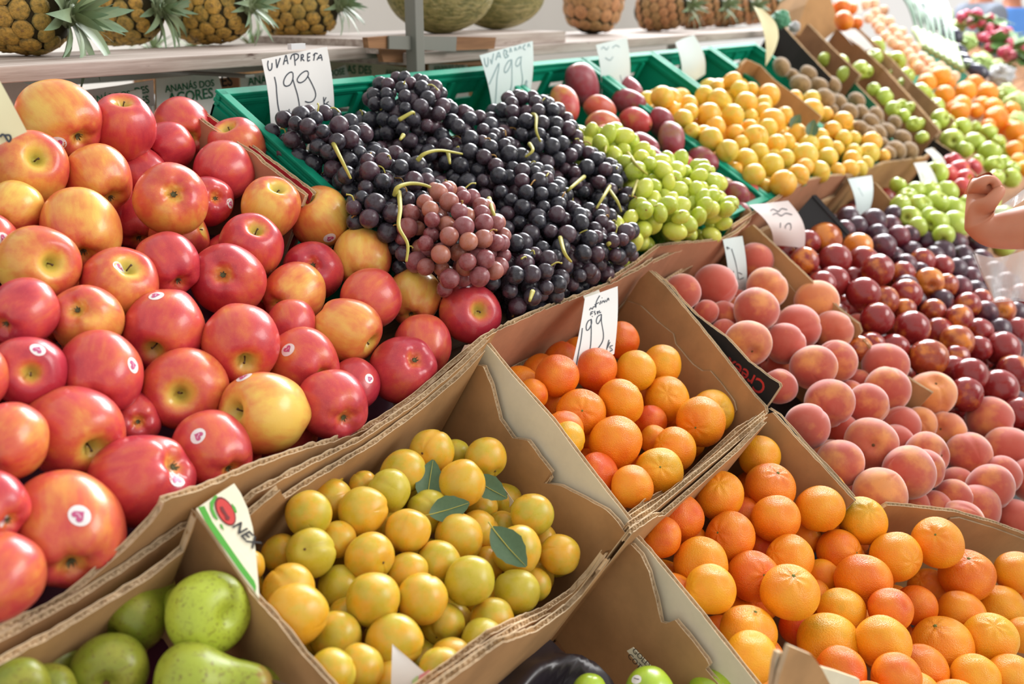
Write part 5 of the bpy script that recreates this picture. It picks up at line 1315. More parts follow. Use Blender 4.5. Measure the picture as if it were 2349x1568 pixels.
def pineapple(label, base, axis, R, H, tone, leafscale=1.0, eyes=True, seed=0, nl=30, up=False):
    """lying or standing fruit: base=world centre, axis towards the crown"""
    rr = random.Random(seed); axis = axis.normalized()
    rot = axis.to_track_quat('Z', 'Y').to_matrix().to_4x4()
    M = Matrix.Translation(base) @ rot
    e = empty('pineapple', M); tag(e, label, 'pineapple', 'pineapples on the shelf')
    def prof(z): return R * max(.05, (1 - abs(z) ** 3.2)) ** .5
    V, F = [], []; nz, na = 16, 24
    for i in range(nz + 1):
        z = -1 + 2 * i / nz; r = prof(min(.999, max(-.999, z))) * .96
        for k in range(na): V.append(Vector((r * math.cos(2*math.pi*k/na), r * math.sin(2*math.pi*k/na), z * H)))
    for i in range(nz):
        for k in range(na): F.append((i*na+k, i*na+(k+1) % na, (i+1)*na+(k+1) % na, (i+1)*na+k))
    F += [tuple(range(na))[::-1], tuple(nz*na+k for k in range(na))]
    link('body', mesh_from('body', V, F, [M_PCORE], smooth=True), e)
    er = R * .265; dz = er * 1.5; nrow = int(2 * H * .96 / dz)
    for i in range(nrow):
        z = -.94 + 1.88 * (i + .5) / nrow; r = prof(z); n = max(5, int(round(2 * math.pi * R / (er * 1.84))))
        for k in range(n):
            a = 2 * math.pi * (k + .5 * (i % 2)) / n + i * .05
            z0 = z + .02 * math.sin(a * 2)
            p = Vector((r * math.cos(a), r * math.sin(a), z0 * H))
            sl = (prof(min(.99, z0 + .03)) - prof(max(-.99, z0 - .03))) / (.06 * H)
            nv = Vector((math.cos(a), math.sin(a), -sl)).normalized()
            if (M.to_3x3() @ nv).dot((EYE - base).normalized()) < -.22: continue
            s = er * (r / R) ** .5 * rr.uniform(.94, 1.06)
            tz = Vector((0, 0, 1)); x = tz.cross(nv).normalized(); y = nv.cross(x)
            m = Matrix((x, y, nv)).transposed().to_4x4()
            link('eye', EYES[tone], e, Matrix.Translation(p - nv * s * .12) @ m @ Matrix.Diagonal((s, s, s * rr.uniform(.45, .65), 1)))
    cr = link('crown', tube_mesh('crown', [(0, 0, H * .93), (0, 0, H * 1.08), (0, 0, H * 1.2)], [R * .34, R * .28, R * .1], M_PLEAF, 10), e)
    for k in range(nl):
        t = k / nl; a = k * 2.4; tilt = 1.35 - 1.15 * t + rr.uniform(-.1, .1)
        L = (.055 + .035 * math.sin(math.pi * min(1, t * 1.2)) + .01 * rr.random()) * leafscale
        m = Matrix.Translation((math.cos(a) * R * .3 * (1 - t), math.sin(a) * R * .3 * (1 - t), H * (.95 + .2 * t))) @ Matrix.Rotation(a, 4, 'Z') @ Matrix.Rotation(tilt, 4, 'Y') @ Matrix.Scale(L, 4)
        link('crown_leaf', BLADES[rr.choice((0, 1, 1, 2, 3)) if t < .7 else 0], cr, m)
    return e
PINE = [((52, 128), 'golden pineapple with a broad crown beside the yellowed price note', .062, .078, 1.15, (.62, -1, -.12)), ((285, 108), 'golden pineapple between the broad crowned one and the darkest one', .056, .075, .8, (.42, -1, .06)), ((486, 104), 'darkest amber pineapple in the row on the weathered board', .058, .078, .7, (.45, -1, .1)), ((690, 94), 'yellow pineapple at the free end of the weathered board', .059, .080, .75, (.62, -1, .12))]
for i, ((px, py), lb, R, H, ls, ax) in enumerate(PINE):
    c, d = on_plane(px, py, Vector((0, 0, SHZ)), Vector((0, 0, 1)))
    pineapple(lb, c + Vector((0, 0, R * 1.08)), Vector(ax), R, H, 0, ls, True, 40 + i, 34)
PN2 = [((1362, 78), 'large brown pineapple standing beside the melons', .080, .10, (.10, -.15, 1), 1.0), ((1515, 72), 'brown pineapple with grey green crown after the large one', .058, .08, (.35, -1, .15), .9), ((1600, 66), 'third brown pineapple counted from the melons', .058, .08, (.35, -1, .15), .9), ((1668, 62), 'brown pineapple just before the end of the pale board', .056, .08, (.35, -1, .15), .9), ((1735, 56), 'last brown pineapple at the free end of the pale board', .056, .08, (.4, -1, .2), .9)]
for i, ((px, py), lb, R, H, ax, ls) in enumerate(PN2):
    c, d = on_plane(px, py, Vector((0, 0, EYE.z - .092)), Vector((0, 0, 1)))
    pineapple(lb, c + Vector((0, 0, (H * 1.0 if i == 0 else R * 1.06))), Vector(ax), R, H, 1, ls, True, 60 + i, 24)

# --- netted green melons
def melon_mat():
    t = NT('melon_rind'); P = t.coord(); w = t.math('MULTIPLY', t.rand(), 9.0)
    v = t.scalevec(P, 2.0, 2.0, .5)
    n = t.noise(t.vmath('ADD', v, t.scalevec(P, .3, .3, .3)), 5, 5, .65, w)
    rid = t.noise(t.scalevec(P, 9, 9, .7), 1, 5, .6, w)
    c = t.mix(t.remap(n, .35, .68), srgb(96, 96, 44), srgb(156, 144, 86))
    c = t.mix(t.math('MULTIPLY', t.remap(rid, .5, .62), .5), c, srgb(184, 166, 112))
    t.bump(t.math('ADD', rid, n), .5, .03)
    return t.base(c, .5, .4)
M_MELON = melon_mat()
MEL = ball('melon_body', lambda th, a: lump(Vector((math.sin(th)*math.cos(a), math.sin(th)*math.sin(a), math.cos(th)*1.35)), 70, .05), [M_MELON], 28, 40)
for k, (px, py, R, yy) in enumerate(((1012, 77, .086, 1.36), (1142, 70, .084, 1.43))):
    c, d = on_plane(px, py, Vector((0, yy, 0)), Vector((0, 1, 0)))
    if k == 0: MELZ = c.z
    o = link('melon', MEL); o.matrix_world = Matrix.Translation((c.x, yy, MELZ + R * .99)) @ Vector((1, -.45 - .2 * k, 0)).to_track_quat('Z', 'Y').to_matrix().to_4x4() @ Matrix.Scale(R, 4)
    tag(o, ('netted green melon right behind the grey steel upright', 'netted green melon next to the brown pineapples')[k], 'melon', 'melons on the shelf')
    link('stalk_stub', disc_mesh('stalk_stub', 1.33, .06, M_SCAR, .05), o)
# wooden box under the melons
wb = empty('wooden_box', Matrix.Translation((1.6, 1.3, EYE.z - .16))); tag(wb, 'flat brown wooden box with grey patches below the melons', 'box')
def wpart(name, quad, y, mat, th=.012):
    poly_plate(name, wb, [on_plane(x, yy_, Vector((0, y, 0)), Vector((0, 1, 0)))[0] for x, yy_ in quad], Vector((0, -1, 0)), th, mat)
wpart('slat', [(843,86),(900,82),(900,112),(846,110)], 1.212, M_WOODB); wpart('slat', [(1040,84),(1138,86),(1134,112),(1040,116)], 1.212, M_WOODB); wpart('grey_patch', [(893,82),(1048,84),(1046,118),(893,112)], 1.206, M_STEEL, .004)
bm = bmesh.new(); bm_box(bm, 1.36, 1.98, 1.24, 1.56, EYE.z - .0915, MELZ)
o = link('tray', bm_mesh('tray', bm, [M_WOOD])); o.parent = wb; o.matrix_parent_inverse = wb.matrix_world.inverted()
wpart('lower_slat', [(872,112),(1105,118),(1105,150),(880,142)], 1.235, M_WOODB)

# ------------------------------------------------------------------ printed pineapple cartons stacked behind the crates
YC = 1.40
def cpx(px, py, y): return on_plane(px, py, Vector((0, y, 0)), Vector((0, 1, 0)))[0]
def printed_carton(label, quad, y, mat, words=()):
    pts = [cpx(a, b, y) for a, b in quad]
    e = empty('pineapple_carton', Matrix.Translation(Vector((sum(p.x for p in pts) / len(pts), y + .12, min(p.z for p in pts)))))
    tag(e, label, 'carton', 'printed pineapple cartons behind the crates')
    poly_plate('printed_end', e, pts, Vector((0, -1, 0)), .004, mat, M_FLUTE)
    x0, x1 = min(p.x for p in pts), max(p.x for p in pts); z0, z1 = min(p.z for p in pts), max(p.z for p in pts)
    bm = bmesh.new(); bm_box(bm, x0 + .003, x1 - .003, y + .005, y + .22, z0, z1 - .045)
    o = link('body', bm_mesh('body', bm, [mat])); o.parent = e; o.matrix_parent_inverse = e.matrix_world.inverted()
    for body, (ax, ay), (bx, by), mt in words:
        a, b = cpx(ax, ay, y - .0015), cpx(bx, by, y - .0015); u = (b - a)
        tmp = bpy.data.curves.new('t', 'FONT'); tmp.body = body; to = bpy.data.objects.new('t', tmp); COL.objects.link(to); bpy.context.view_layer.update(); wdt = to.dimensions.x; bpy.data.objects.remove(to)
        L = u.length; u.normalize(); v = Vector((0, -1, 0)).cross(u) * -1
        if v.z < 0: v = -v
        text_plate('printed_words', e, body, a, u, v, L / max(wdt, .01), mt, .018)
G1 = M_GREEND
printed_carton('plain grey carton end beside the yellowed price note', [(-90,172),(40,186),(110,205),(170,240),(170,360),(-90,360)], 1.47, M_WHITEB)
printed_carton('white pineapple carton end half hidden by the topmost apples', [(188,232),(318,205),(326,205),(330,360),(188,360)], 1.40, M_WHITEB, [('ANANÁS DOS', (182,241), (300,222), G1), ('AÇORES', (200,282), (300,264), G1)])
printed_carton('grey carton end with the last letters DES showing', [(160,212),(276,196),(352,183),(360,360),(160,360)], 1.45, M_WHITEB, [('DES', (310,218), (341,212), G1), ('RES', (312,242), (342,236), G1)])
printed_carton('white carton end printed in two lines beside the green crate', [(358,180),(500,167),(512,215),(520,360),(362,360)], 1.43, M_WHITEB, [('ANANÁS DOS', (380,212), (492,197), G1), ('AÇORES', (388,238), (490,224), G1)])
printed_carton('pinkish brown carton end between two white ones', [(500,180),(552,174),(556,330),(505,330)], 1.47, M_KRAFTP, [('ES', (508,199), (532,196), M_BLACKP)])
printed_carton('white carton end partly behind the black grape price note', [(551,172),(660,160),(668,330),(556,330)], 1.45, M_WHITEB, [('ANANÁS', (570,196), (650,186), G1)])
printed_carton('white carton flap peeping out beside the grape price note', [(735,172),(792,148),(802,176),(808,330),(735,330)], 1.42, M_WHITEB, [('DOSE', (756,176), (790,170), G1)])
printed_carton('tan carton with green words leading to the steel upright', [(720,138),(760,131),(800,137),(935,155),(940,330),(720,330)], 1.46, M_CREAM, [('AS DES', (796,168), (852,170), G1), ('ANANÁS', (884,173), (935,174), G1)])
printed_carton('small white carton end beyond the steel upright', [(984,147),(1072,142),(1080,330),(984,330)], 1.44, M_WHITEB, [('ANANÁS DOS', (995,164), (1066,160), G1)])
printed_carton('brown carton side under the melon box', [(878,140),(1110,136),(1120,330),(880,330)], 1.5, M_KRAFT)
# second table behind with more pineapples
tbo = board_box('side_table', 'pale wooden table top behind the shelf with more pineapples', -.6, 3.0, 2.25, 2.9, 1.18, .03, M_WOOD, 'tables behind the shelf')
for x in (-.5, 1.2, 2.9):
    for y in (2.3, 2.82):
        bm = bmesh.new(); bm_box(bm, x - .03, x + .03, y - .03, y + .03, 0, 1.15)
        link('leg', bm_mesh('leg', bm, [M_WOODB]), tbo)
for i, x in enumerate((.75, .9, 1.06, 1.22, 1.75, 1.92, 2.1, 2.4)):
    pineapple('brownish pineapple standing on the table behind the shelf', Vector((x, 2.42 + .05 * (i % 2), 1.18 + .09)), Vector((.05, 0, 1)), .058, .09, 1, 1.0, True, 90 + i, 18)
# ------------------------------------------------------------------ price notes with their handwriting
def ribbon(name, parent, pts, nrm, w, mat):
    pts = bez(pts, 5) if len(pts) > 2 else [pts[0].lerp(pts[1], k / 5) for k in range(6)]
    V, F = [], []
    for i, p in enumerate(pts):
        t = (pts[min(i+1, len(pts)-1)] - pts[max(i-1, 0)]); s = nrm.cross(t)
        s = s.normalized() * w / 2 if s.length > 1e-9 else Vector((w/2, 0, 0))
        V += [p - s, p + s]
    for i in range(len(pts) - 1): F.append((2*i, 2*i+1, 2*i+3, 2*i+2))
    o = link(name, mesh_from(name, V, F, [mat])); o.parent = parent; o.matrix_parent_inverse = parent.matrix_world.inverted()
    return o
def note(label, quad, p0, nrm, mat, strokes=(), org=(0, 0), sc=1.0, w=.0016, ink=None, curl=.0, clip=None, name='price_note', mark='handwriting'):
    """sheet of paper: pixel outline (TL, TR, BR, BL) on the plane p0,nrm; strokes are pixel polylines of an enlargement"""
    nrm = nrm.normalized()
    if nrm.dot(EYE - p0) < 0: nrm = -nrm
    TL, TR, BR, BL = [on_plane(x, y, p0, nrm)[0] for x, y in quad]
    e = empty(name, Matrix.Translation((TL + TR) / 2)); tag(e, label, 'price note', 'price notes')
    n = 10; V, F = [], []
    def surf(u, v):
        b = math.sin(math.pi * v) * curl + curl * .8 * (v - .5) * math.sin(math.pi * u)
        P = TL.lerp(TR, u).lerp(BL.lerp(BR, u), v)
        return P, b
    for th in (0, -.0004):
        for j in range(n + 1):
            for i in range(n + 1):
                P, b = surf(i / n, j / n); V.append(P + nrm * (b + th))
    N1 = (n + 1) ** 2
    for j in range(n):
        for i in range(n):
            a = j * (n + 1) + i
            F.append((a, a + n + 1, a + n + 2, a + 1)); F.append((a + N1, a + 1 + N1, a + n + 2 + N1, a + n + 1 + N1))
    o = link('paper', mesh_from('paper', V, F, [mat], smooth=True)); o.parent = e; o.matrix_parent_inverse = e.matrix_world.inverted()
    ux = (TR - TL); vy = (BL - TL); M2 = np.array([[ux.dot(ux), ux.dot(vy)], [ux.dot(vy), vy.dot(vy)]])
    for st in strokes:
        pts = []
        for x, y in st:
            P = on_plane(org[0] + x / sc, org[1] + y / sc, p0, nrm)[0]
            q = np.linalg.solve(M2, np.array([(P - TL).dot(ux), (P - TL).dot(vy)])); u, v = min(1, max(0, q[0])), min(1, max(0, q[1]))
            S_, b = surf(u, v); pts.append(P + nrm * (b + .0007))
        ribbon(mark, e, pts, nrm, w, ink or M_INK)
    if clip:
        bm = bmesh.new(); c = on_plane(*clip, p0, nrm)[0] + nrm * .004
        bm_box(bm, c.x - .014, c.x + .014, c.y - .004, c.y + .004, c.z - .004, c.z + .004)
        k = link('clip', bm_mesh('clip', bm, [plain('clear_tape', srgb(226, 228, 230), .25, .6)])); k.parent = e; k.matrix_parent_inverse = e.matrix_world.inverted()
    return e
Yp = lambda y: (Vector((0, y, 0)), Vector((0, -1, 0)))
S1 = [[(185,290),(170,360),(180,440),(205,455),(235,420),(248,330)],[(325,265),(322,330),(325,415)],[(325,415),(360,330),(398,245)],[(440,360),(470,270),(500,200),(512,270),(520,350)],[(460,300),(515,285)],[(640,180),(640,280),(640,375)],[(570,270),(600,200),(660,175),(710,195),(700,245),(650,290)],[(745,300),(752,240),(760,190)],[(750,195),(790,190),(785,230),(755,245),(800,295)],[(865,170),(860,230),(856,295),(895,280)],[(862,235),(900,225)],[(865,170),(910,160)],[(955,290),(970,230),(985,165)],[(955,200),(990,165),(1030,172)],[(1010,280),(1050,215),(1080,190),(1092,240),(1095,290)],[(1035,250),(1090,235)],
 [(270,565),(292,700),(300,860),(325,1060),(375,1245)],[(585,490),(540,490),(470,550),(425,640),(430,705),(475,725),(540,690),(585,590),(590,495)],[(580,600),(610,720),(660,900),(690,1080),(660,1205),(625,1180),(600,1105)],[(848,475),(800,468),(720,520),(660,600),(665,650),(715,665),(790,620),(845,540),(850,480)],[(840,560),(900,680),(955,810),(965,900),(920,980),(850,1002),(785,985)],[(515,1115),(528,1190)],[(1105,910),(1115,1000),(1122,1085)],[(1150,915),(1118,1010),(1165,1035)],[(1200,990),(1165,1025),(1260,1095),(1265,1110),(1205,1110)]]
note('white price note for black grapes hanging from the shelf', [(600,136),(750,107),(767,262),(622,298)], *Yp(1.135), M_PAPER, S1, (590, 100), 7.465, .0018, None, .004, (676, 106))
S2 = [[(262,460),(270,580),(300,630),(330,570),(338,450)],[(380,480),(400,580)],[(400,580),(460,370)],[(490,500),(560,350),(590,460)],[(510,440),(590,420)],[(680,290),(660,380),(680,460)],[(670,300),(730,330),(700,380),(745,420),(680,460)],[(780,350),(800,270),(820,340)],[(880,320),(890,260),(920,310)],[(950,290),(985,230),(1000,280)],[(1090,190),(1040,260),(1080,300)],[(1130,240),(1155,180),(1175,240)],
 [(330,985),(420,800),(500,640),(545,570),(530,680),(490,850),(475,1100),(470,1380)],[(810,500),(740,520),(660,640),(640,730),(680,740),(750,640),(800,510),(790,700),(780,1000),(740,1150),(700,1230)],[(1000,440),(920,470),(870,580),(900,625),(960,560),(985,460),(970,640),(1000,900),(960,1080),(860,1170)],[(575,1220),(590,1290)],[(1085,900),(1060,960),(1075,1050)],[(1100,920),(1080,980),(1110,1060)]]
note('pale bluish price note for white grapes tilted on the crate', [(1100,127),(1222,94),(1217,210),(1131,258)], *Yp(1.13), M_PAPERB, S2, (1080, 80), 8.7125, .0028, M_INKL, .004)
sq = lambda pts: pts
note('small sleeve price note hanging above the mangoes', [(1367,103),(1438,86),(1444,198),(1379,218)], *Yp(1.13), M_PAPERB, [[(1378,113),(1384,108),(1390,114),(1396,107)],[(1404,110),(1412,104),(1420,108)],[(1385,132),(1395,138),(1403,130)],[(1375,180),(1385,185)],[(1400,176),(1404,192)],[(1418,172),(1424,188)]], (0, 0), 1, .0025, M_INKL, .005)
note('small blank sleeve price note above the yellow plums', [(1549,98),(1592,80),(1618,170),(1558,203)], *Yp(1.13), M_PAPERB, [], curl=.012)
note('twisted yellowed price note standing over the kiwi carton', [(1728,12),(1748,20),(1786,86),(1756,152)], sp(2.72, -.86, -.66), Vector((-.5, -1, .1)), M_PAPERY, [], curl=.02)
S3 = [[(365,435),(385,405),(405,420),(420,390),(445,385),(455,350)],[(455,400),(470,310),(520,225)],[(440,360),(500,325)],[(510,355),(530,300)],[(545,260),(552,256)],[(535,340),(560,300),(575,325),(590,290)],[(600,320),(630,265),(635,300)],[(375,510),(385,465),(415,455)],[(380,490),(405,480)],[(395,530),(402,520)],[(440,445),(430,470),(445,485),(432,505)],[(470,450),(472,490),(485,450)],[(500,440),(500,475),(520,465)],
 [(255,690),(235,850),(195,1080),(165,1305)],[(385,570),(340,590),(310,660),(315,720),(350,700),(385,620),(380,570),(375,800),(360,980),(310,1130),(275,1165),(255,1150)],[(525,495),(470,530),(450,600),(470,630),(510,570),(525,500),(520,600),(545,780),(530,880),(470,970),(420,1000),(400,985)],[(215,1110),(208,1180)],[(625,850),(605,940),(592,1030)],[(640,880),(605,960)],[(680,925),(640,945),(680,985),(640,1005)]]
note('white price note hanging into the deep clementine carton', [(1342,682),(1417,656),(1409,811),(1303,874)], sp(1.12, -.40, -.70), Vector((-.35, -1, .75)), M_PAPER, S3, (1290, 640), 6.03, .0013, None, .004)
tp = poly_plate('tape', None, [gpt(*p, n=-.694) for p in ((1338,678),(1374,664),(1378,676),(1343,690))], EN, .001, plain('clear_tape_strip', srgb(226, 222, 206), .3, .5)); tag(tp, 'shiny tape strip over the cardboard edge above the note', 'tape')
note('long narrow price note before the peaches', [(1658,549),(1703,541),(1711,682),(1671,692)], sp(1.56, -.425, -.70), Vector((-.35, -1, .15)), M_PAPERB, [[(1667,572),(1665,566),(1672,570)],[(1676,570),(1682,600),(1688,640)],[(1676,620),(1678,645),(1672,652)],[(1688,624),(1696,628)],[(1690,640),(1700,636)]], (0, 0), 1, .0016, M_INK, .006)
note('curled pinkish price note over the nectarines', [(1718,470),(1808,460),(1845,570),(1775,562)], sp(1.84, -.43, -.66), Vector((-.5, -1, .3)), M_PAPERP, [[(1762,484),(1770,480),(1778,486),(1788,479),(1798,482)],[(1762,494),(1772,490),(1780,496),(1792,490),(1804,494)],[(1774,512),(1773,524)],[(1790,514),(1784,522),(1790,532),(1797,526),(1796,515),(1790,514)],[(1825,540),(1828,552)]], (0, 0), 1, .0018, M_INK, .02)
note('bluish price note hanging over the dark plums', [(1945,410),(2000,402),(1989,498),(1964,514)], sp(2.38, -.41, -.67), Vector((-.4, -1, .2)), M_PAPERB, [[(1965,430),(1972,450)]], (0, 0), 1, .002, M_INKL, .01)
note('white narrow price note over the green apples', [(2096,374),(2126,370),(2156,456),(2112,458)], sp(2.7, -.38, -.66), Vector((-.4, -1, .2)), M_PAPER, [[(2108,396),(2112,410)]], (0, 0), 1, .002, M_INKL, .01)
note('white price note fixed to the cardboard beside the red apples', [(2122,345),(2138,338),(2172,384),(2140,380)], sp(2.85, -.38, -.64), Vector((-.4, -1, .2)), M_PAPER, [], curl=.01)
note('white card lying on the dark carton wall', [(1922,66),(1962,66),(2006,112),(1968,120)], sp(3.62, -.84, -.64), Vector((-.6, -.4, .7)), M_PAPER, [], curl=.004)
note('white paper note by the netted oranges', [(1940,-8),(1968,-8),(1978,30),(1962,33)], sp(4.0, -1.0, -.60), Vector((-.4, -1, .2)), M_PAPER, [], curl=.006)
e = note('yellowed price note standing before the topmost apples', [(-70,150),(0,186),(62,302),(-40,352)], at_depth(20, 260, .93), -ray(20, 260) + Vector((0, 0, .15)), M_PAPERY, [[(0,316),(6,310),(12,314),(20,326),(25,320),(22,312),(12,312)]], (0, 0), 1, .002, M_INK, .006)
e = note('white printed card corner sticking up before the yellow plums', [(900,1476),(902,1478),(1040,1600),(896,1600)], sp(.56, -.16, -.69), -ray(940, 1540), M_PAPER, [], curl=.002, mark='print')
pr0, prn = sp(.56, -.16, -.69), -ray(940, 1540)
for pts, mt in (([(962,1548),(985,1535),(1000,1572),(975,1585),(955,1575)], plain('pale_red_print', srgb(232, 150, 150), .7)), ([(945,1560),(958,1548),(966,1580),(950,1590)], plain('pale_green_print', srgb(190, 214, 150), .7))):
    poly_plate('printed_fruit', e, [on_plane(x, y, pr0 + prn.normalized() * .0028, prn)[0] for x, y in pts], prn, .0003, mt)
# dark moulded tray in the green apple carton
dt = empty('dark_tray', STAND @ Matrix.Translation((.66, .03, -.83))); tag(dt, 'dark crumpled plastic fruit tray in the green apple carton', 'tray')
V, F = [], []; n = 26
for j in range(n + 1):
    for i in range(n + 1):
        x, y = i / n, j / n; X = .50 + .26 * x; Y = -.075 + .175 * y
        r = math.hypot(x - .72, y - .62)
        z = -.80 + .028 * math.exp(-((r - .26) / .07) ** 2) - .02 * (r < .2) + .006 * noise.noise(Vector((x * 9, y * 9, 0))) + (.004 * math.cos(14 * math.atan2(y - .62, x - .72)) if r < .22 else 0)
        V.append((X, Y, z))
for j in range(n):
    for i in range(n):
        a = j * (n + 1) + i; F.append((a, a+1, a+n+2, a+n+1))
td = NT('dark_tray_plastic'); M_TRAYD = td.base(srgb(46, 40, 46), .3, .6)
reparent(link('tray_sheet', mesh_from('tray_sheet', V, F, [M_TRAYD], smooth=True)), dt)
# small printed slips
sl = poly_plate('paper_slip', None, [on_plane(x, y, sp(.80, .03, -.72), (Vector((-1, 0, .2))))[0] for x, y in ((1438,1492),(1452,1484),(1492,1526),(1474,1538))], Vector((-1, 0, .2)), .001, M_CREAM); tag(sl, 'small cream printed slip stuck inside the green apple carton', 'slip')
text_pl = [on_plane(x, y, sp(.797, .03, -.72), (Vector((-1, 0, .2))))[0] for x, y in ((1449,1492),(1466,1510),(1455,1486))]
u_ = (text_pl[1] - text_pl[0]).normalized(); v_ = (text_pl[2] - text_pl[0]); v_ = (v_ - u_ * v_.dot(u_)).normalized()
text_plate('printed_words', sl, 'GOLD', text_pl[0], u_, v_, .0085, M_BLACKP, .01); text_plate('printed_words', sl, 'COTT', text_pl[0] - v_ * .009, u_, v_, .0085, M_BLACKP, .01)
sl2 = poly_plate('paper_slip', None, [on_plane(x, y, sp(.845, -.26, -.78), (Vector((-1, 0, .35))))[0] for x, y in ((1128,1106),(1142,1100),(1178,1150),(1166,1166))], Vector((-1, 0, .35)), .001, M_CREAM); tag(sl2, 'small printed slip behind the yellow plums', 'slip')
q_ = [on_plane(x, y, sp(.842, -.26, -.78), (Vector((-1, 0, .35))))[0] for x, y in ((1136,1112),(1152,1130),(1140,1106))]
u_ = (q_[1] - q_[0]).normalized(); v_ = q_[2] - q_[0]; v_ = (v_ - u_ * v_.dot(u_)).normalized()
text_plate('printed_words', sl2, 'NAVEL', q_[0], u_, v_, .007, M_BLACKP, .01)
# ------------------------------------------------------------------ leaves among the plums
M_LEAF = leaf_mat('plum_leaf', srgb(66, 92, 62), srgb(54, 82, 58), srgb(96, 122, 84))
def leaf_mesh(fold=.25, curl=.3):
    V, F = [], []
    for i in range(11):
        t = i / 10; w = .36 * math.sin(math.pi * min(1, t * .96 + .02)) ** .8 * (1 - .25 * t)
        for s in (-1, -.5, 0, .5, 1):
            V.append(Vector((s * w * (1 + .05 * math.sin(i * 3)), t - .5, fold * abs(s) * w + curl * ((t - .5) ** 2) - .02 * math.sin(9 * t) * abs(s))))
    for i in range(10):
        for k in range(4): a = i * 5 + k; F.append((a, a+1, a+6, a+5))
    return mesh_from('leaf_blade', V, F, [M_LEAF], smooth=True)
LEAFM = leaf_mesh(); MIDRIB = tube_mesh('midrib', [(0, -.62, .12), (0, -.4, .05), (0, 0, .01), (0, .48, .07)], [.016, .014, .01, .004], M_STALK, 5)
for px, py, n, L, ang, lb in ((1166, 1256, -.708, .052, -50, 'dark green leaf lying on a yellow plum by the front of the carton'), (1030, 1168, -.735, .045, 20, 'green leaf stuck between plums in the middle of the carton'), (985, 1106, -.745, .05, 80, 'shaded leaf under the topmost plums'), (1122, 1120, -.74, .045, -30, 'leaf by the printed slip behind the plums'), (1862, 297, -.66, .05, 75, 'upright dark leaf among the yellow plums of the crates'), (1824, 280, -.67, .045, 60, 'small dark leaf between the yellow plums of the crates')):
    X, S, d = on_slope(px, py, n); a = math.radians(ang)
    nr = (EN * .6 - ray(px, py).normalized() * .8).normalized(); v, r, u = view_frame(px, py)
    y = (r * math.cos(a) + u * math.sin(a)); y = (y - nr * y.dot(nr)).normalized(); x = y.cross(nr)
    o = link('plum_leaf', LEAFM); m = Matrix((x, y, nr)).transposed().to_4x4()
    o.matrix_world = Matrix.Translation(sp(X, S, n)) @ m @ Matrix.Scale(L, 4)
    tag(o, lb, 'leaf', 'loose plum leaves'); link('midrib', MIDRIB, o)

# ------------------------------------------------------------------ vegetables at the far end
def place_far(px, py, n):
    X, S, d = on_slope(px, py, n); return sp(X, S, n), d
M_LEEKG = leaf_mat('leek_blade', srgb(98, 132, 96), srgb(70, 108, 82), srgb(150, 178, 150))
M_LEEKW = plain('leek_white', srgb(160, 182, 122), .5)
for i in range(7):
    rr = random.Random(4000 + i)
    a, d1 = place_far(2052 + i * 16, -22 + i * 3, -.60); b, d2 = place_far(2122 + i * 14, 112 + i * 8, -.66)
    e = empty('leek', Matrix.Translation(a)); tag(e, ('leek with dark green tops beside the apricots' if i < 4 else 'leek with pale green tops beside the aubergines'), 'leek', 'leeks laid in a row')
    ax = (b - a)
    def P_(o): o.parent = e; o.matrix_parent_inverse = e.matrix_world.inverted(); return o
    P_(link('shank', tube_mesh('shank', bez([b, a.lerp(b, .85), a.lerp(b, .7)], 4), [.014] * 5 + [.016] * 4, M_LEEKW, 8)))
    for k in range(5):
        s = Vector((rr.uniform(-.09, .09), 0, 0)) + EN * rr.uniform(-.01, .05)
        c0 = a.lerp(b, .78); c1 = a + s; w = .013
        pts = bez([c0, c0.lerp(c1, .5) + EN * .02, c1], 5); V, F = [], []
        for q, p in enumerate(pts):
            t = q / (len(pts) - 1); ww = w * (1 - t ** 3) + .002; V += [p - Vector((ww, 0, .004)), p + EN * .003, p + Vector((ww, 0, -.004))]
        for q in range(len(pts) - 1): F += [(3*q, 3*q+1, 3*q+4, 3*q+3), (3*q+1, 3*q+2, 3*q+5, 3*q+4)]
        P_(link('blade', mesh_from('blade', V, F, [M_LEEKG], smooth=True)))
t = NT('aubergine_skin'); M_AUB = t.base(t.mix(t.noise(t.coord(), 2, 3), srgb(60, 60, 84), srgb(40, 38, 58)), .22, .6, coat=.3)
M_AUBC = plain('aubergine_cap', srgb(96, 116, 70), .7)
AUB = ball('aubergine_body', lambda th, a: Vector((math.sin(th)*math.cos(a)*(.85 - .22*math.cos(th)), math.sin(th)*math.sin(a)*(.85 - .22*math.cos(th)), math.cos(th)*1.5)), [M_AUB], 18, 24)
ACAP = lathe('cap', [(0, 2.0), (.1, 1.98), (.12, 1.6), (.35, 1.45), (.56, 1.2), (.5, 1.22), (0, 1.4)], 12, [M_AUBC])
for i, (px, py, r) in enumerate(((2139,50,20),(2181,80,22),(2192,116,20),(2156,100,16),(2208,136,18),(2241,163,20),(2166,60,17),(2222,150,16),(2120,20,18))):
    P, d = place_far(px, py, -.66); o = link('aubergine', AUB); R = min(r * d / FPX, .05)
    o.matrix_world = Matrix.Translation(P) @ Vector((.4 * math.sin(i * 2.1), .9, .45)).to_track_quat('Z', 'Y').to_matrix().to_4x4() @ Matrix.Scale(R * .95, 4)
    tag(o, 'glossy blue black aubergine between the leeks and the lettuces', 'aubergine', 'aubergines'); link('cap', ACAP, o)
ac2 = empty('plastic_crate', Matrix.Translation(place_far(2190, 140, NB)[0])); tag(ac2, 'green plastic crate edge under the aubergines', 'crate')
o = B(ac2, 'side_wall', [on_slope(x, y, -.70)[:2] + (-.70,) for x, y in ((2145,88),(2185,134),(2225,176))], NB, seed=300, front=M_CRATE, back=M_CRATE, th=.014, tear=0)
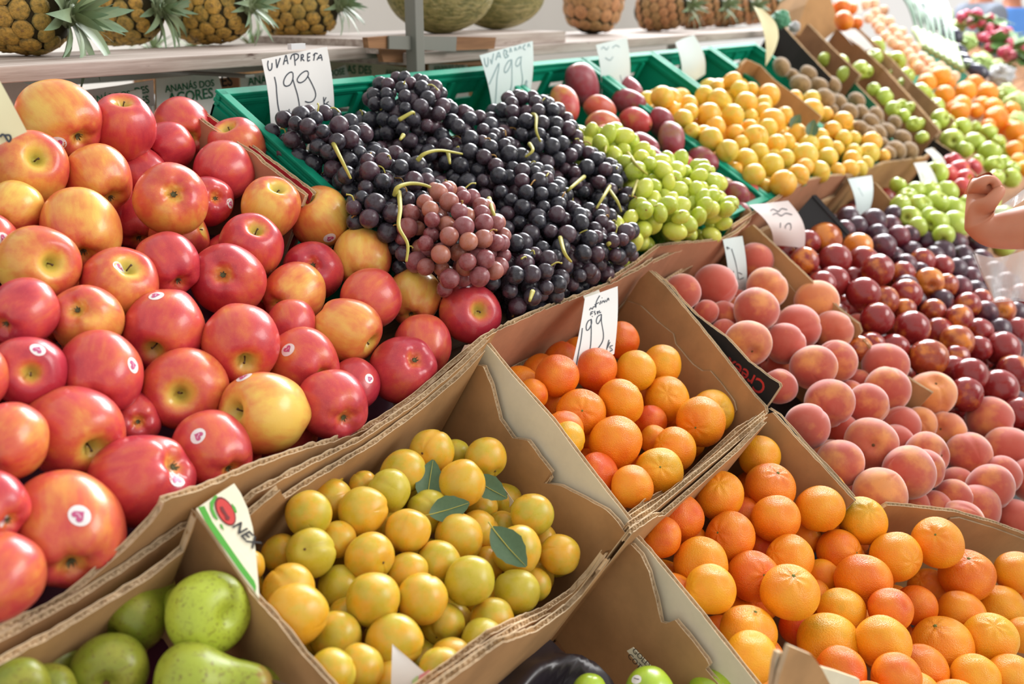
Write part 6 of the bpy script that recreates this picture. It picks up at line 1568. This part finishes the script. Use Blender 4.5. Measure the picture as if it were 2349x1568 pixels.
def ruffle(name, seed, amp, mat): return ball(name, lambda th, a: lump(lump(sph(th, a), seed, amp, 2.2), seed + 3, amp * .7, 5), [mat], 26, 36)
M_LET = leaf_mat('lettuce_leaf', srgb(150, 190, 84), srgb(196, 216, 140), srgb(214, 230, 176))
LET = [ruffle('lettuce_heart', 80 + k, .25, M_LET) for k in range(2)]
LLEAF = blade(1.2).copy(); LLEAF.materials.clear(); LLEAF.materials.append(M_LET); LLEAF.name = 'outer_leaf'
for i, (px, py, r) in enumerate(((2219,97,24),(2252,146,28),(2288,154,20),(2170,36,18),(2308,216,26),(2330,238,30),(2330,280,26),(2200,60,18),(2270,110,16))):
    P, d = place_far(px, py, -.66); o = link('lettuce', LET[i % 2]); R = r * d / FPX * .85
    o.matrix_world = Matrix.Translation(P) @ Matrix.Rotation(i, 4, 'Z') @ Matrix.Scale(R, 4)
    tag(o, 'pale green lettuce head next to the radishes' if i not in (0, 3, 7) else 'pale green lettuce head beside the aubergines', 'lettuce', 'lettuces')
    for k in range(6): link('outer_leaf', LLEAF, o, Matrix.Rotation(k * 1.05, 4, 'Z') @ Matrix.Rotation(.9, 4, 'Y') @ Matrix.Diagonal((1.4, 4.5, 1.5, 1)))
M_RAD = two_tone('radish_skin', srgb(226, 120, 140), srgb(190, 40, 84), srgb(240, 200, 210), 1.2, .35)
RAD = ball('root', lambda th, a: Vector((math.sin(th)*math.cos(a), math.sin(th)*math.sin(a), math.cos(th)*1.15)), [M_RAD], 12, 16)
M_RLEAF = leaf_mat('radish_leaf', srgb(90, 130, 70), srgb(70, 116, 70), srgb(140, 170, 110))
RLEAF = LEAFM.copy(); RLEAF.materials.clear(); RLEAF.materials.append(M_RLEAF)
for i, (px, py) in enumerate(((2232,58),(2255,68),(2276,88),(2290,106),(2312,122),(2328,140),(2300,85))):
    P, d = place_far(px, py, -.62); rr = random.Random(4300 + i)
    e = empty('radish_bunch', Matrix.Translation(P - EN * .05)); tag(e, 'bunch of pink red radishes with green leaves before the people', 'radishes', 'radish bunches')
    for k in range(8):
        q = link('root', RAD, e, Matrix.Translation((rr.uniform(-.07, .07), rr.uniform(-.05, .05), .05 + rr.uniform(0, .05))) @ Matrix.Rotation(rr.uniform(0, 3), 4, 'X') @ Matrix.Scale(.019, 4)); q['blush'] = rr.random()
    for k in range(6): link('leaf', RLEAF, e, Matrix.Translation((rr.uniform(-.1, .1), rr.uniform(-.1, .0), .03 + rr.uniform(-.02, .05))) @ Matrix.Rotation(rr.uniform(0, 6), 4, 'Z') @ Matrix.Rotation(rr.uniform(-.6, .6), 4, 'X') @ Matrix.Scale(.12, 4))
def bag_mat(name, col, rough=.35, trans=0.0, alpha=1.0):
    t = NT(name); P = t.coord(); n = t.noise(P, 3, 5, .6); t.bump(n, .8, .1)
    m = t.base(col, rough, .5)
    if trans: t.b.inputs['Transmission Weight'].default_value = trans; t.b.inputs['IOR'].default_value = 1.1
    if alpha < 1: t.b.inputs['Alpha'].default_value = alpha
    return m
M_WBAG = bag_mat('white_bag', srgb(246, 246, 248)); M_MBAG = bag_mat('mint_bag', srgb(130, 214, 170))
for nm, px, py, r, n, mt, lb in (('plastic_bag', 2296, 176, 34, -.64, M_WBAG, 'crumpled white plastic bag at the end of the oranges'), ('plastic_bag', 1792, 44, 24, -.62, M_MBAG, 'crumpled mint green plastic bag behind the kiwi carton'), ('plastic_bag', 1822, 62, 15, -.63, M_WBAG, 'small white plastic bag on the dark carton')):
    P, d = place_far(px, py, n); o = link(nm, ruffle('bag', 88 + int(r), .35, mt)); R = r * d / FPX
    o.matrix_world = Matrix.Translation(P) @ Matrix.Diagonal((R, R * .8, R * .75, 1)); tag(o, lb, 'bag', 'plastic bags')
tc = empty('carton_stack', Matrix.Translation(place_far(1870, 60, NB)[0])); tag(tc, 'tan carton standing behind the green apples by the netted oranges', 'carton')
pl0 = sp(3.72, -1.0, -.62); pln = Vector((-.55, -.8, .25)).normalized()
poly_plate('printed_side', tc, [on_plane(x, y, pl0, pln)[0] for x, y in ((1826,78),(1848,10),(1868,-30),(1905,-6),(1928,62),(1880,100))], pln, .2, M_KRAFT)
items = heap([(1929,19,22,0),(1936,48,25,-.3),(1964,54,16,.1),(1950,20,18,.3)], -.62, .03)
for i, q in enumerate(items):
    rr = random.Random(4500 + i); put('orange', CITRUS[1], q, rnd_axis(q, rr), 0, 'bright orange in a net by the tan carton', 'orange', 'netted oranges', .75, [('stalk_button', BUTTON)], .95)

# ------------------------------------------------------------------ people
def skin_mesh(name, joints, bones, mats, sub=2, root=None):
    idx = {k: i for i, k in enumerate(joints)}
    me = bpy.data.meshes.new(name)
    me.from_pydata([tuple(j[0]) for j in joints.values()], [(idx[a], idx[b]) for a, b in bones], [])
    for m in mats: me.materials.append(m)
    o = bpy.data.objects.new(name, me); COL.objects.link(o)
    sk = o.modifiers.new('skin', 'SKIN'); sk.use_smooth_shade = True
    lay = me.skin_vertices[0].data if me.skin_vertices else None
    if lay is None:
        bm = bmesh.new(); bm.from_mesh(me); bm.verts.layers.skin.verify(); bm.to_mesh(me); bm.free(); lay = me.skin_vertices[0].data
    for i, (k, j) in enumerate(joints.items()):
        r = j[1] if hasattr(j[1], '__len__') else (j[1], j[1]); lay[i].radius = r; lay[i].use_root = (k == root)
    ss = o.modifiers.new('sub', 'SUBSURF'); ss.levels = sub; ss.render_levels = sub
    return o
def cloth(name, c): return plain(name, c, .85, .2, 120, .15)
M_SKIN = NT('skin'); vs_ = M_SKIN.coord(); M_SKIN = M_SKIN.base(M_SKIN.mix(M_SKIN.noise(vs_, 30, 4), srgb(206, 142, 112), srgb(188, 120, 92)), .5, .4, sss=.2, sssr=(1, .35, .2), ssscale=.01)
M_HAIR = plain('dark_hair', srgb(60, 46, 38), .6); M_LIP = plain('lips', srgb(176, 96, 88), .5); M_EYEW = plain('eye', srgb(60, 46, 40), .3)
def person(label, loc, yaw, hgt, shirt, trouser, arm=None, extra=None, sub=2):
    """standing figure facing local -Y; arm: joint positions (local) for the right arm; extra: hand joints"""
    k = hgt / 1.72; Vv = lambda x, y, z: Vector((x, y, z)) * k
    J = {'pelvis': (Vv(0,0,.95), .125*k), 'waist': (Vv(0,-.01,1.12), (.125*k, .1*k)), 'chest': (Vv(0,0,1.32), (.15*k, .11*k)), 'neck0': (Vv(0,.01,1.46), .06*k), 'neck': (Vv(0,0,1.53), .05*k), 'jaw': (Vv(0,-.02,1.58), .07*k), 'head': (Vv(0,-.005,1.65), .088*k), 'crown': (Vv(0,.01,1.715), .066*k)}
    E_ = [('pelvis','waist'),('waist','chest'),('chest','neck0'),('neck0','neck'),('neck','jaw'),('jaw','head'),('head','crown')]
    for s, n in ((-1,'l'),(1,'r')):
        J.update({'hip'+n: (Vv(.09*s,0,.9), .092*k), 'knee'+n: (Vv(.1*s,-.01,.5), .058*k), 'ank'+n: (Vv(.1*s,.02,.09), .042*k), 'toe'+n: (Vv(.11*s,-.13,.04), .036*k), 'sho'+n: (Vv(.18*s,.01,1.4), .062*k)})
        E_ += [('pelvis','hip'+n),('hip'+n,'knee'+n),('knee'+n,'ank'+n),('ank'+n,'toe'+n),('chest','sho'+n)]
        if arm and n == 'r':
            J['elbr'] = (arm[0], .041); J['farmr'] = (arm[1], .040); J['wrir'] = (arm[2], .030)
            E_ += [('shor','elbr'),('elbr','farmr'),('farmr','wrir')]
        else:
            J.update({'elb'+n: (Vv(.24*s,.02,1.12), .042*k), 'wri'+n: (Vv(.24*s,-.1,.9), .028*k), 'palm'+n: (Vv(.235*s,-.14,.83), (.02*k, .036*k))})
            E_ += [('sho'+n,'elb'+n),('elb'+n,'wri'+n),('wri'+n,'palm'+n)]
            for q, (dx, L) in enumerate(((-.03,.05),(-.012,.075),(.004,.08),(.02,.07))):
                J['f%d%s' % (q, n)] = (Vv(.235*s, -.15+dx, .80), .010*k); J['g%d%s' % (q, n)] = (Vv(.22*s, -.155+dx, .80-L), .008*k); E_ += [('palm'+n,'f%d%s' % (q, n)),('f%d%s' % (q, n),'g%d%s' % (q, n))]
            J['t'+n] = (Vv(.215*s,-.19,.81), .010*k); E_ += [('palm'+n,'t'+n)]
    if extra: J.update(extra[0]); E_ += extra[1]
    e = empty('person', Matrix.Translation(loc) @ Matrix.Rotation(yaw, 4, 'Z')); tag(e, label, 'person')
    b = skin_mesh('body', J, E_, [M_SKIN], sub, 'pelvis'); b.parent = e
    sh = {n: (J[n][0], [x + .014 for x in (J[n][1] if hasattr(J[n][1], '__len__') else (J[n][1], J[n][1]))]) for n in ('pelvis','waist','chest','shol','shor','elbl','elbr','neck0')}
    sh['pelvis'] = (J['pelvis'][0], (.145*k, .13*k))
    mid = J['shor'][0].lerp(J['elbr'][0], .55); sh['elbr'] = (mid, (.06, .06)); 
    s_ = skin_mesh('shirt', sh, [('pelvis','waist'),('waist','chest'),('chest','neck0'),('chest','shol'),('chest','shor'),('shol','elbl'),('shor','elbr')], [shirt], sub, 'pelvis'); s_.parent = e
    tr = {n: (J[n][0], J[n][1] + .016) for n in ('pelvis','hipl','hipr','kneel','kneer','ankl','ankr')}; tr['ankl'] = (J['ankl'][0] + Vector((0,0,.03)), .062); tr['ankr'] = (J['ankr'][0] + Vector((0,0,.03)), .062)
    t_ = skin_mesh('trousers', tr, [('pelvis','hipl'),('pelvis','hipr'),('hipl','kneel'),('hipr','kneer'),('kneel','ankl'),('kneer','ankr')], [trouser], sub, 'pelvis'); t_.parent = e
    hr = skin_mesh('hair', {'a': (Vv(0,.045,1.60), .062*k), 'b': (Vv(0,.03,1.68), .088*k), 'c': (Vv(0,-.01,1.74), .070*k)}, [('a','b'),('b','c')], [M_HAIR], sub, 'b'); hr.parent = e
    for s in (-1, 1):
        q = link('eye', ball('eye', lambda th, a: sph(th, a) * .011 * k, [M_EYEW], 8, 10), e); q.location = Vv(.032*s, -.088, 1.645)
        q = link('ear', ball('ear', lambda th, a: Vector((sph(th, a).x*.008, sph(th, a).y*.02, sph(th, a).z*.03)) * k, [M_SKIN], 8, 10), e); q.location = Vv(.088*s, .01, 1.635)
    q = link('nose', tube_mesh('nose', [(0, -.085*k, 1.65*k), (0, -.108*k, 1.615*k), (0, -.092*k, 1.605*k)], [.008, .014, .008], M_SKIN, 8), e)
    q = link('mouth', tube_mesh('mouth', [(-.022*k, -.086*k, 1.578*k), (0, -.094*k, 1.577*k), (.022*k, -.086*k, 1.578*k)], [.003, .006, .003], M_LIP, 8), e)
    for s in (-1, 1):
        q = link('shoe', ball('shoe', lambda th, a: Vector((sph(th, a).x*.05, sph(th, a).y*.14, max(-.045, sph(th, a).z*.06))), [M_DARK], 10, 14), e); q.location = (.105*s*k, -.05*k, .045)
    return e
M_GREYC = cloth('grey_shirt', srgb(120, 126, 138)); M_BLUEC = cloth('blue_shirt', srgb(96, 150, 226)); M_DARKC = cloth('dark_trousers', srgb(66, 70, 78)); M_DENIM = cloth('denim', srgb(78, 92, 120)); M_WHITEC = cloth('white_shirt', srgb(226, 222, 214))
pg1 = EYE + ray(2252, 20) * 6.2; pg2 = EYE + ray(2318, 30) * 6.6
person('person in a grey shirt standing beyond the radishes', Vector((pg1.x, pg1.y, 0)), math.radians(40), 1.74, M_GREYC, M_DARKC)
person('person in a blue shirt and dark trousers beyond the radishes', Vector((pg2.x, pg2.y, 0)), math.radians(-60), 1.70, M_BLUEC, M_DARKC)
# the shopper whose bare arm reaches in from beside the stand
D = 1.50
loc = Vector((1.86, -.40, 0)); yw = math.radians(-12)
inv = (Matrix.Translation(loc) @ Matrix.Rotation(yw, 4, 'Z')).inverted()
hp = lambda px, py, d: inv @ at_depth(px, py, d)
arm = [hp(2600, 560, 1.46), hp(2420, 512, 1.47), hp(2268, 532, D)]
HJ = {'heel': (hp(2246, 512, D), (.030, .024)), 'palm': (hp(2247, 468, D), (.024, .021)), 'knk': (hp(2250, 436, D), (.024, .018))}
HB = [('wrir','heel'),('heel','palm'),('palm','knk')]
for q, (dd, ox) in enumerate(((-.030, 0), (-.010, 3), (.010, 2), (.028, -2))):
    HJ['a%d' % q] = (hp(2248 + ox, 420, D + dd), .0095); HJ['b%d' % q] = (hp(2268 + ox, 407, D + dd), .0088); HJ['c%d' % q] = (hp(2288 + ox, 420 + 3 * q, D + dd), .0080); HJ['d%d' % q] = (hp(2284 + ox, 436 + 3 * q, D + dd), .0070)
    HB += [('knk','a%d' % q),('a%d' % q,'b%d' % q),('b%d' % q,'c%d' % q),('c%d' % q,'d%d' % q)]
HJ['th0'] = (hp(2270, 468, D - .035), .012); HJ['th1'] = (hp(2286, 446, D - .035), .0105); HJ['th2'] = (hp(2301, 428, D - .03), .008)
HB += [('palm','th0'),('th0','th1'),('th1','th2')]
person('person in a white shirt whose bare arm reaches over the nectarines', loc, yw, 1.70, M_WHITEC, M_DENIM, arm, (HJ, HB))
# clear bag hanging from the forearm
cb_ = NT('clear_film'); cv = cb_.coord(); cb_.bump(cb_.noise(cb_.scalevec(cv, 30, 30, 6), 1, 3), .6, .01); M_FILM = cb_.base((.95, .97, 1, 1), .18, .6)
cb_.b.inputs['Alpha'].default_value = .45
cbag = empty('clear_bag', Matrix.Translation(at_depth(2300, 600, D))); tag(cbag, 'thin clear plastic bag hanging from the bare forearm', 'bag')
def film(name, rowsA, rowsB, fold):
    V, F = [], []; n = 22; m = 12
    for j in range(m + 1):
        for i in range(n + 1):
            t = i / n; s = j / m
            a = bez([Vector((x, y, d)) for x, y, d in rowsA], 8); b = bez([Vector((x, y, d)) for x, y, d in rowsB], 8)
            pa = a[int(t * (len(a) - 1))]; pb = b[int(t * (len(b) - 1))]; q = pa.lerp(pb, s)
            V.append(at_depth(q.x, q.y, q.z + fold * math.sin(t * 19 + 3 * s) * (.3 + s)))
    for j in range(m):
        for i in range(n): a_ = j * (n + 1) + i; F.append((a_, a_ + 1, a_ + n + 2, a_ + n + 1))
    o = link(name, mesh_from(name, V, F, [M_FILM], smooth=True)); o.parent = cbag; o.matrix_parent_inverse = cbag.matrix_world.inverted()
film('film_front', [(2230,582,1.452),(2280,592,1.448),(2330,580,1.44),(2400,560,1.43),(2460,550,1.42)], [(2278,690,1.50),(2300,686,1.50),(2330,682,1.49),(2370,690,1.48),(2430,690,1.47)], .010)
film('film_back', [(2236,580,1.545),(2285,590,1.545),(2340,578,1.54),(2400,560,1.53),(2460,550,1.52)], [(2280,694,1.51),(2305,692,1.52),(2335,690,1.52),(2375,695,1.52),(2430,695,1.51)], .008)
film('film_over_arm', [(2284,478,1.455),(2310,462,1.455),(2330,448,1.455),(2360,428,1.45),(2420,410,1.44)], [(2278,490,1.445),(2310,482,1.44),(2335,468,1.435),(2370,446,1.43),(2430,430,1.42)], .003)
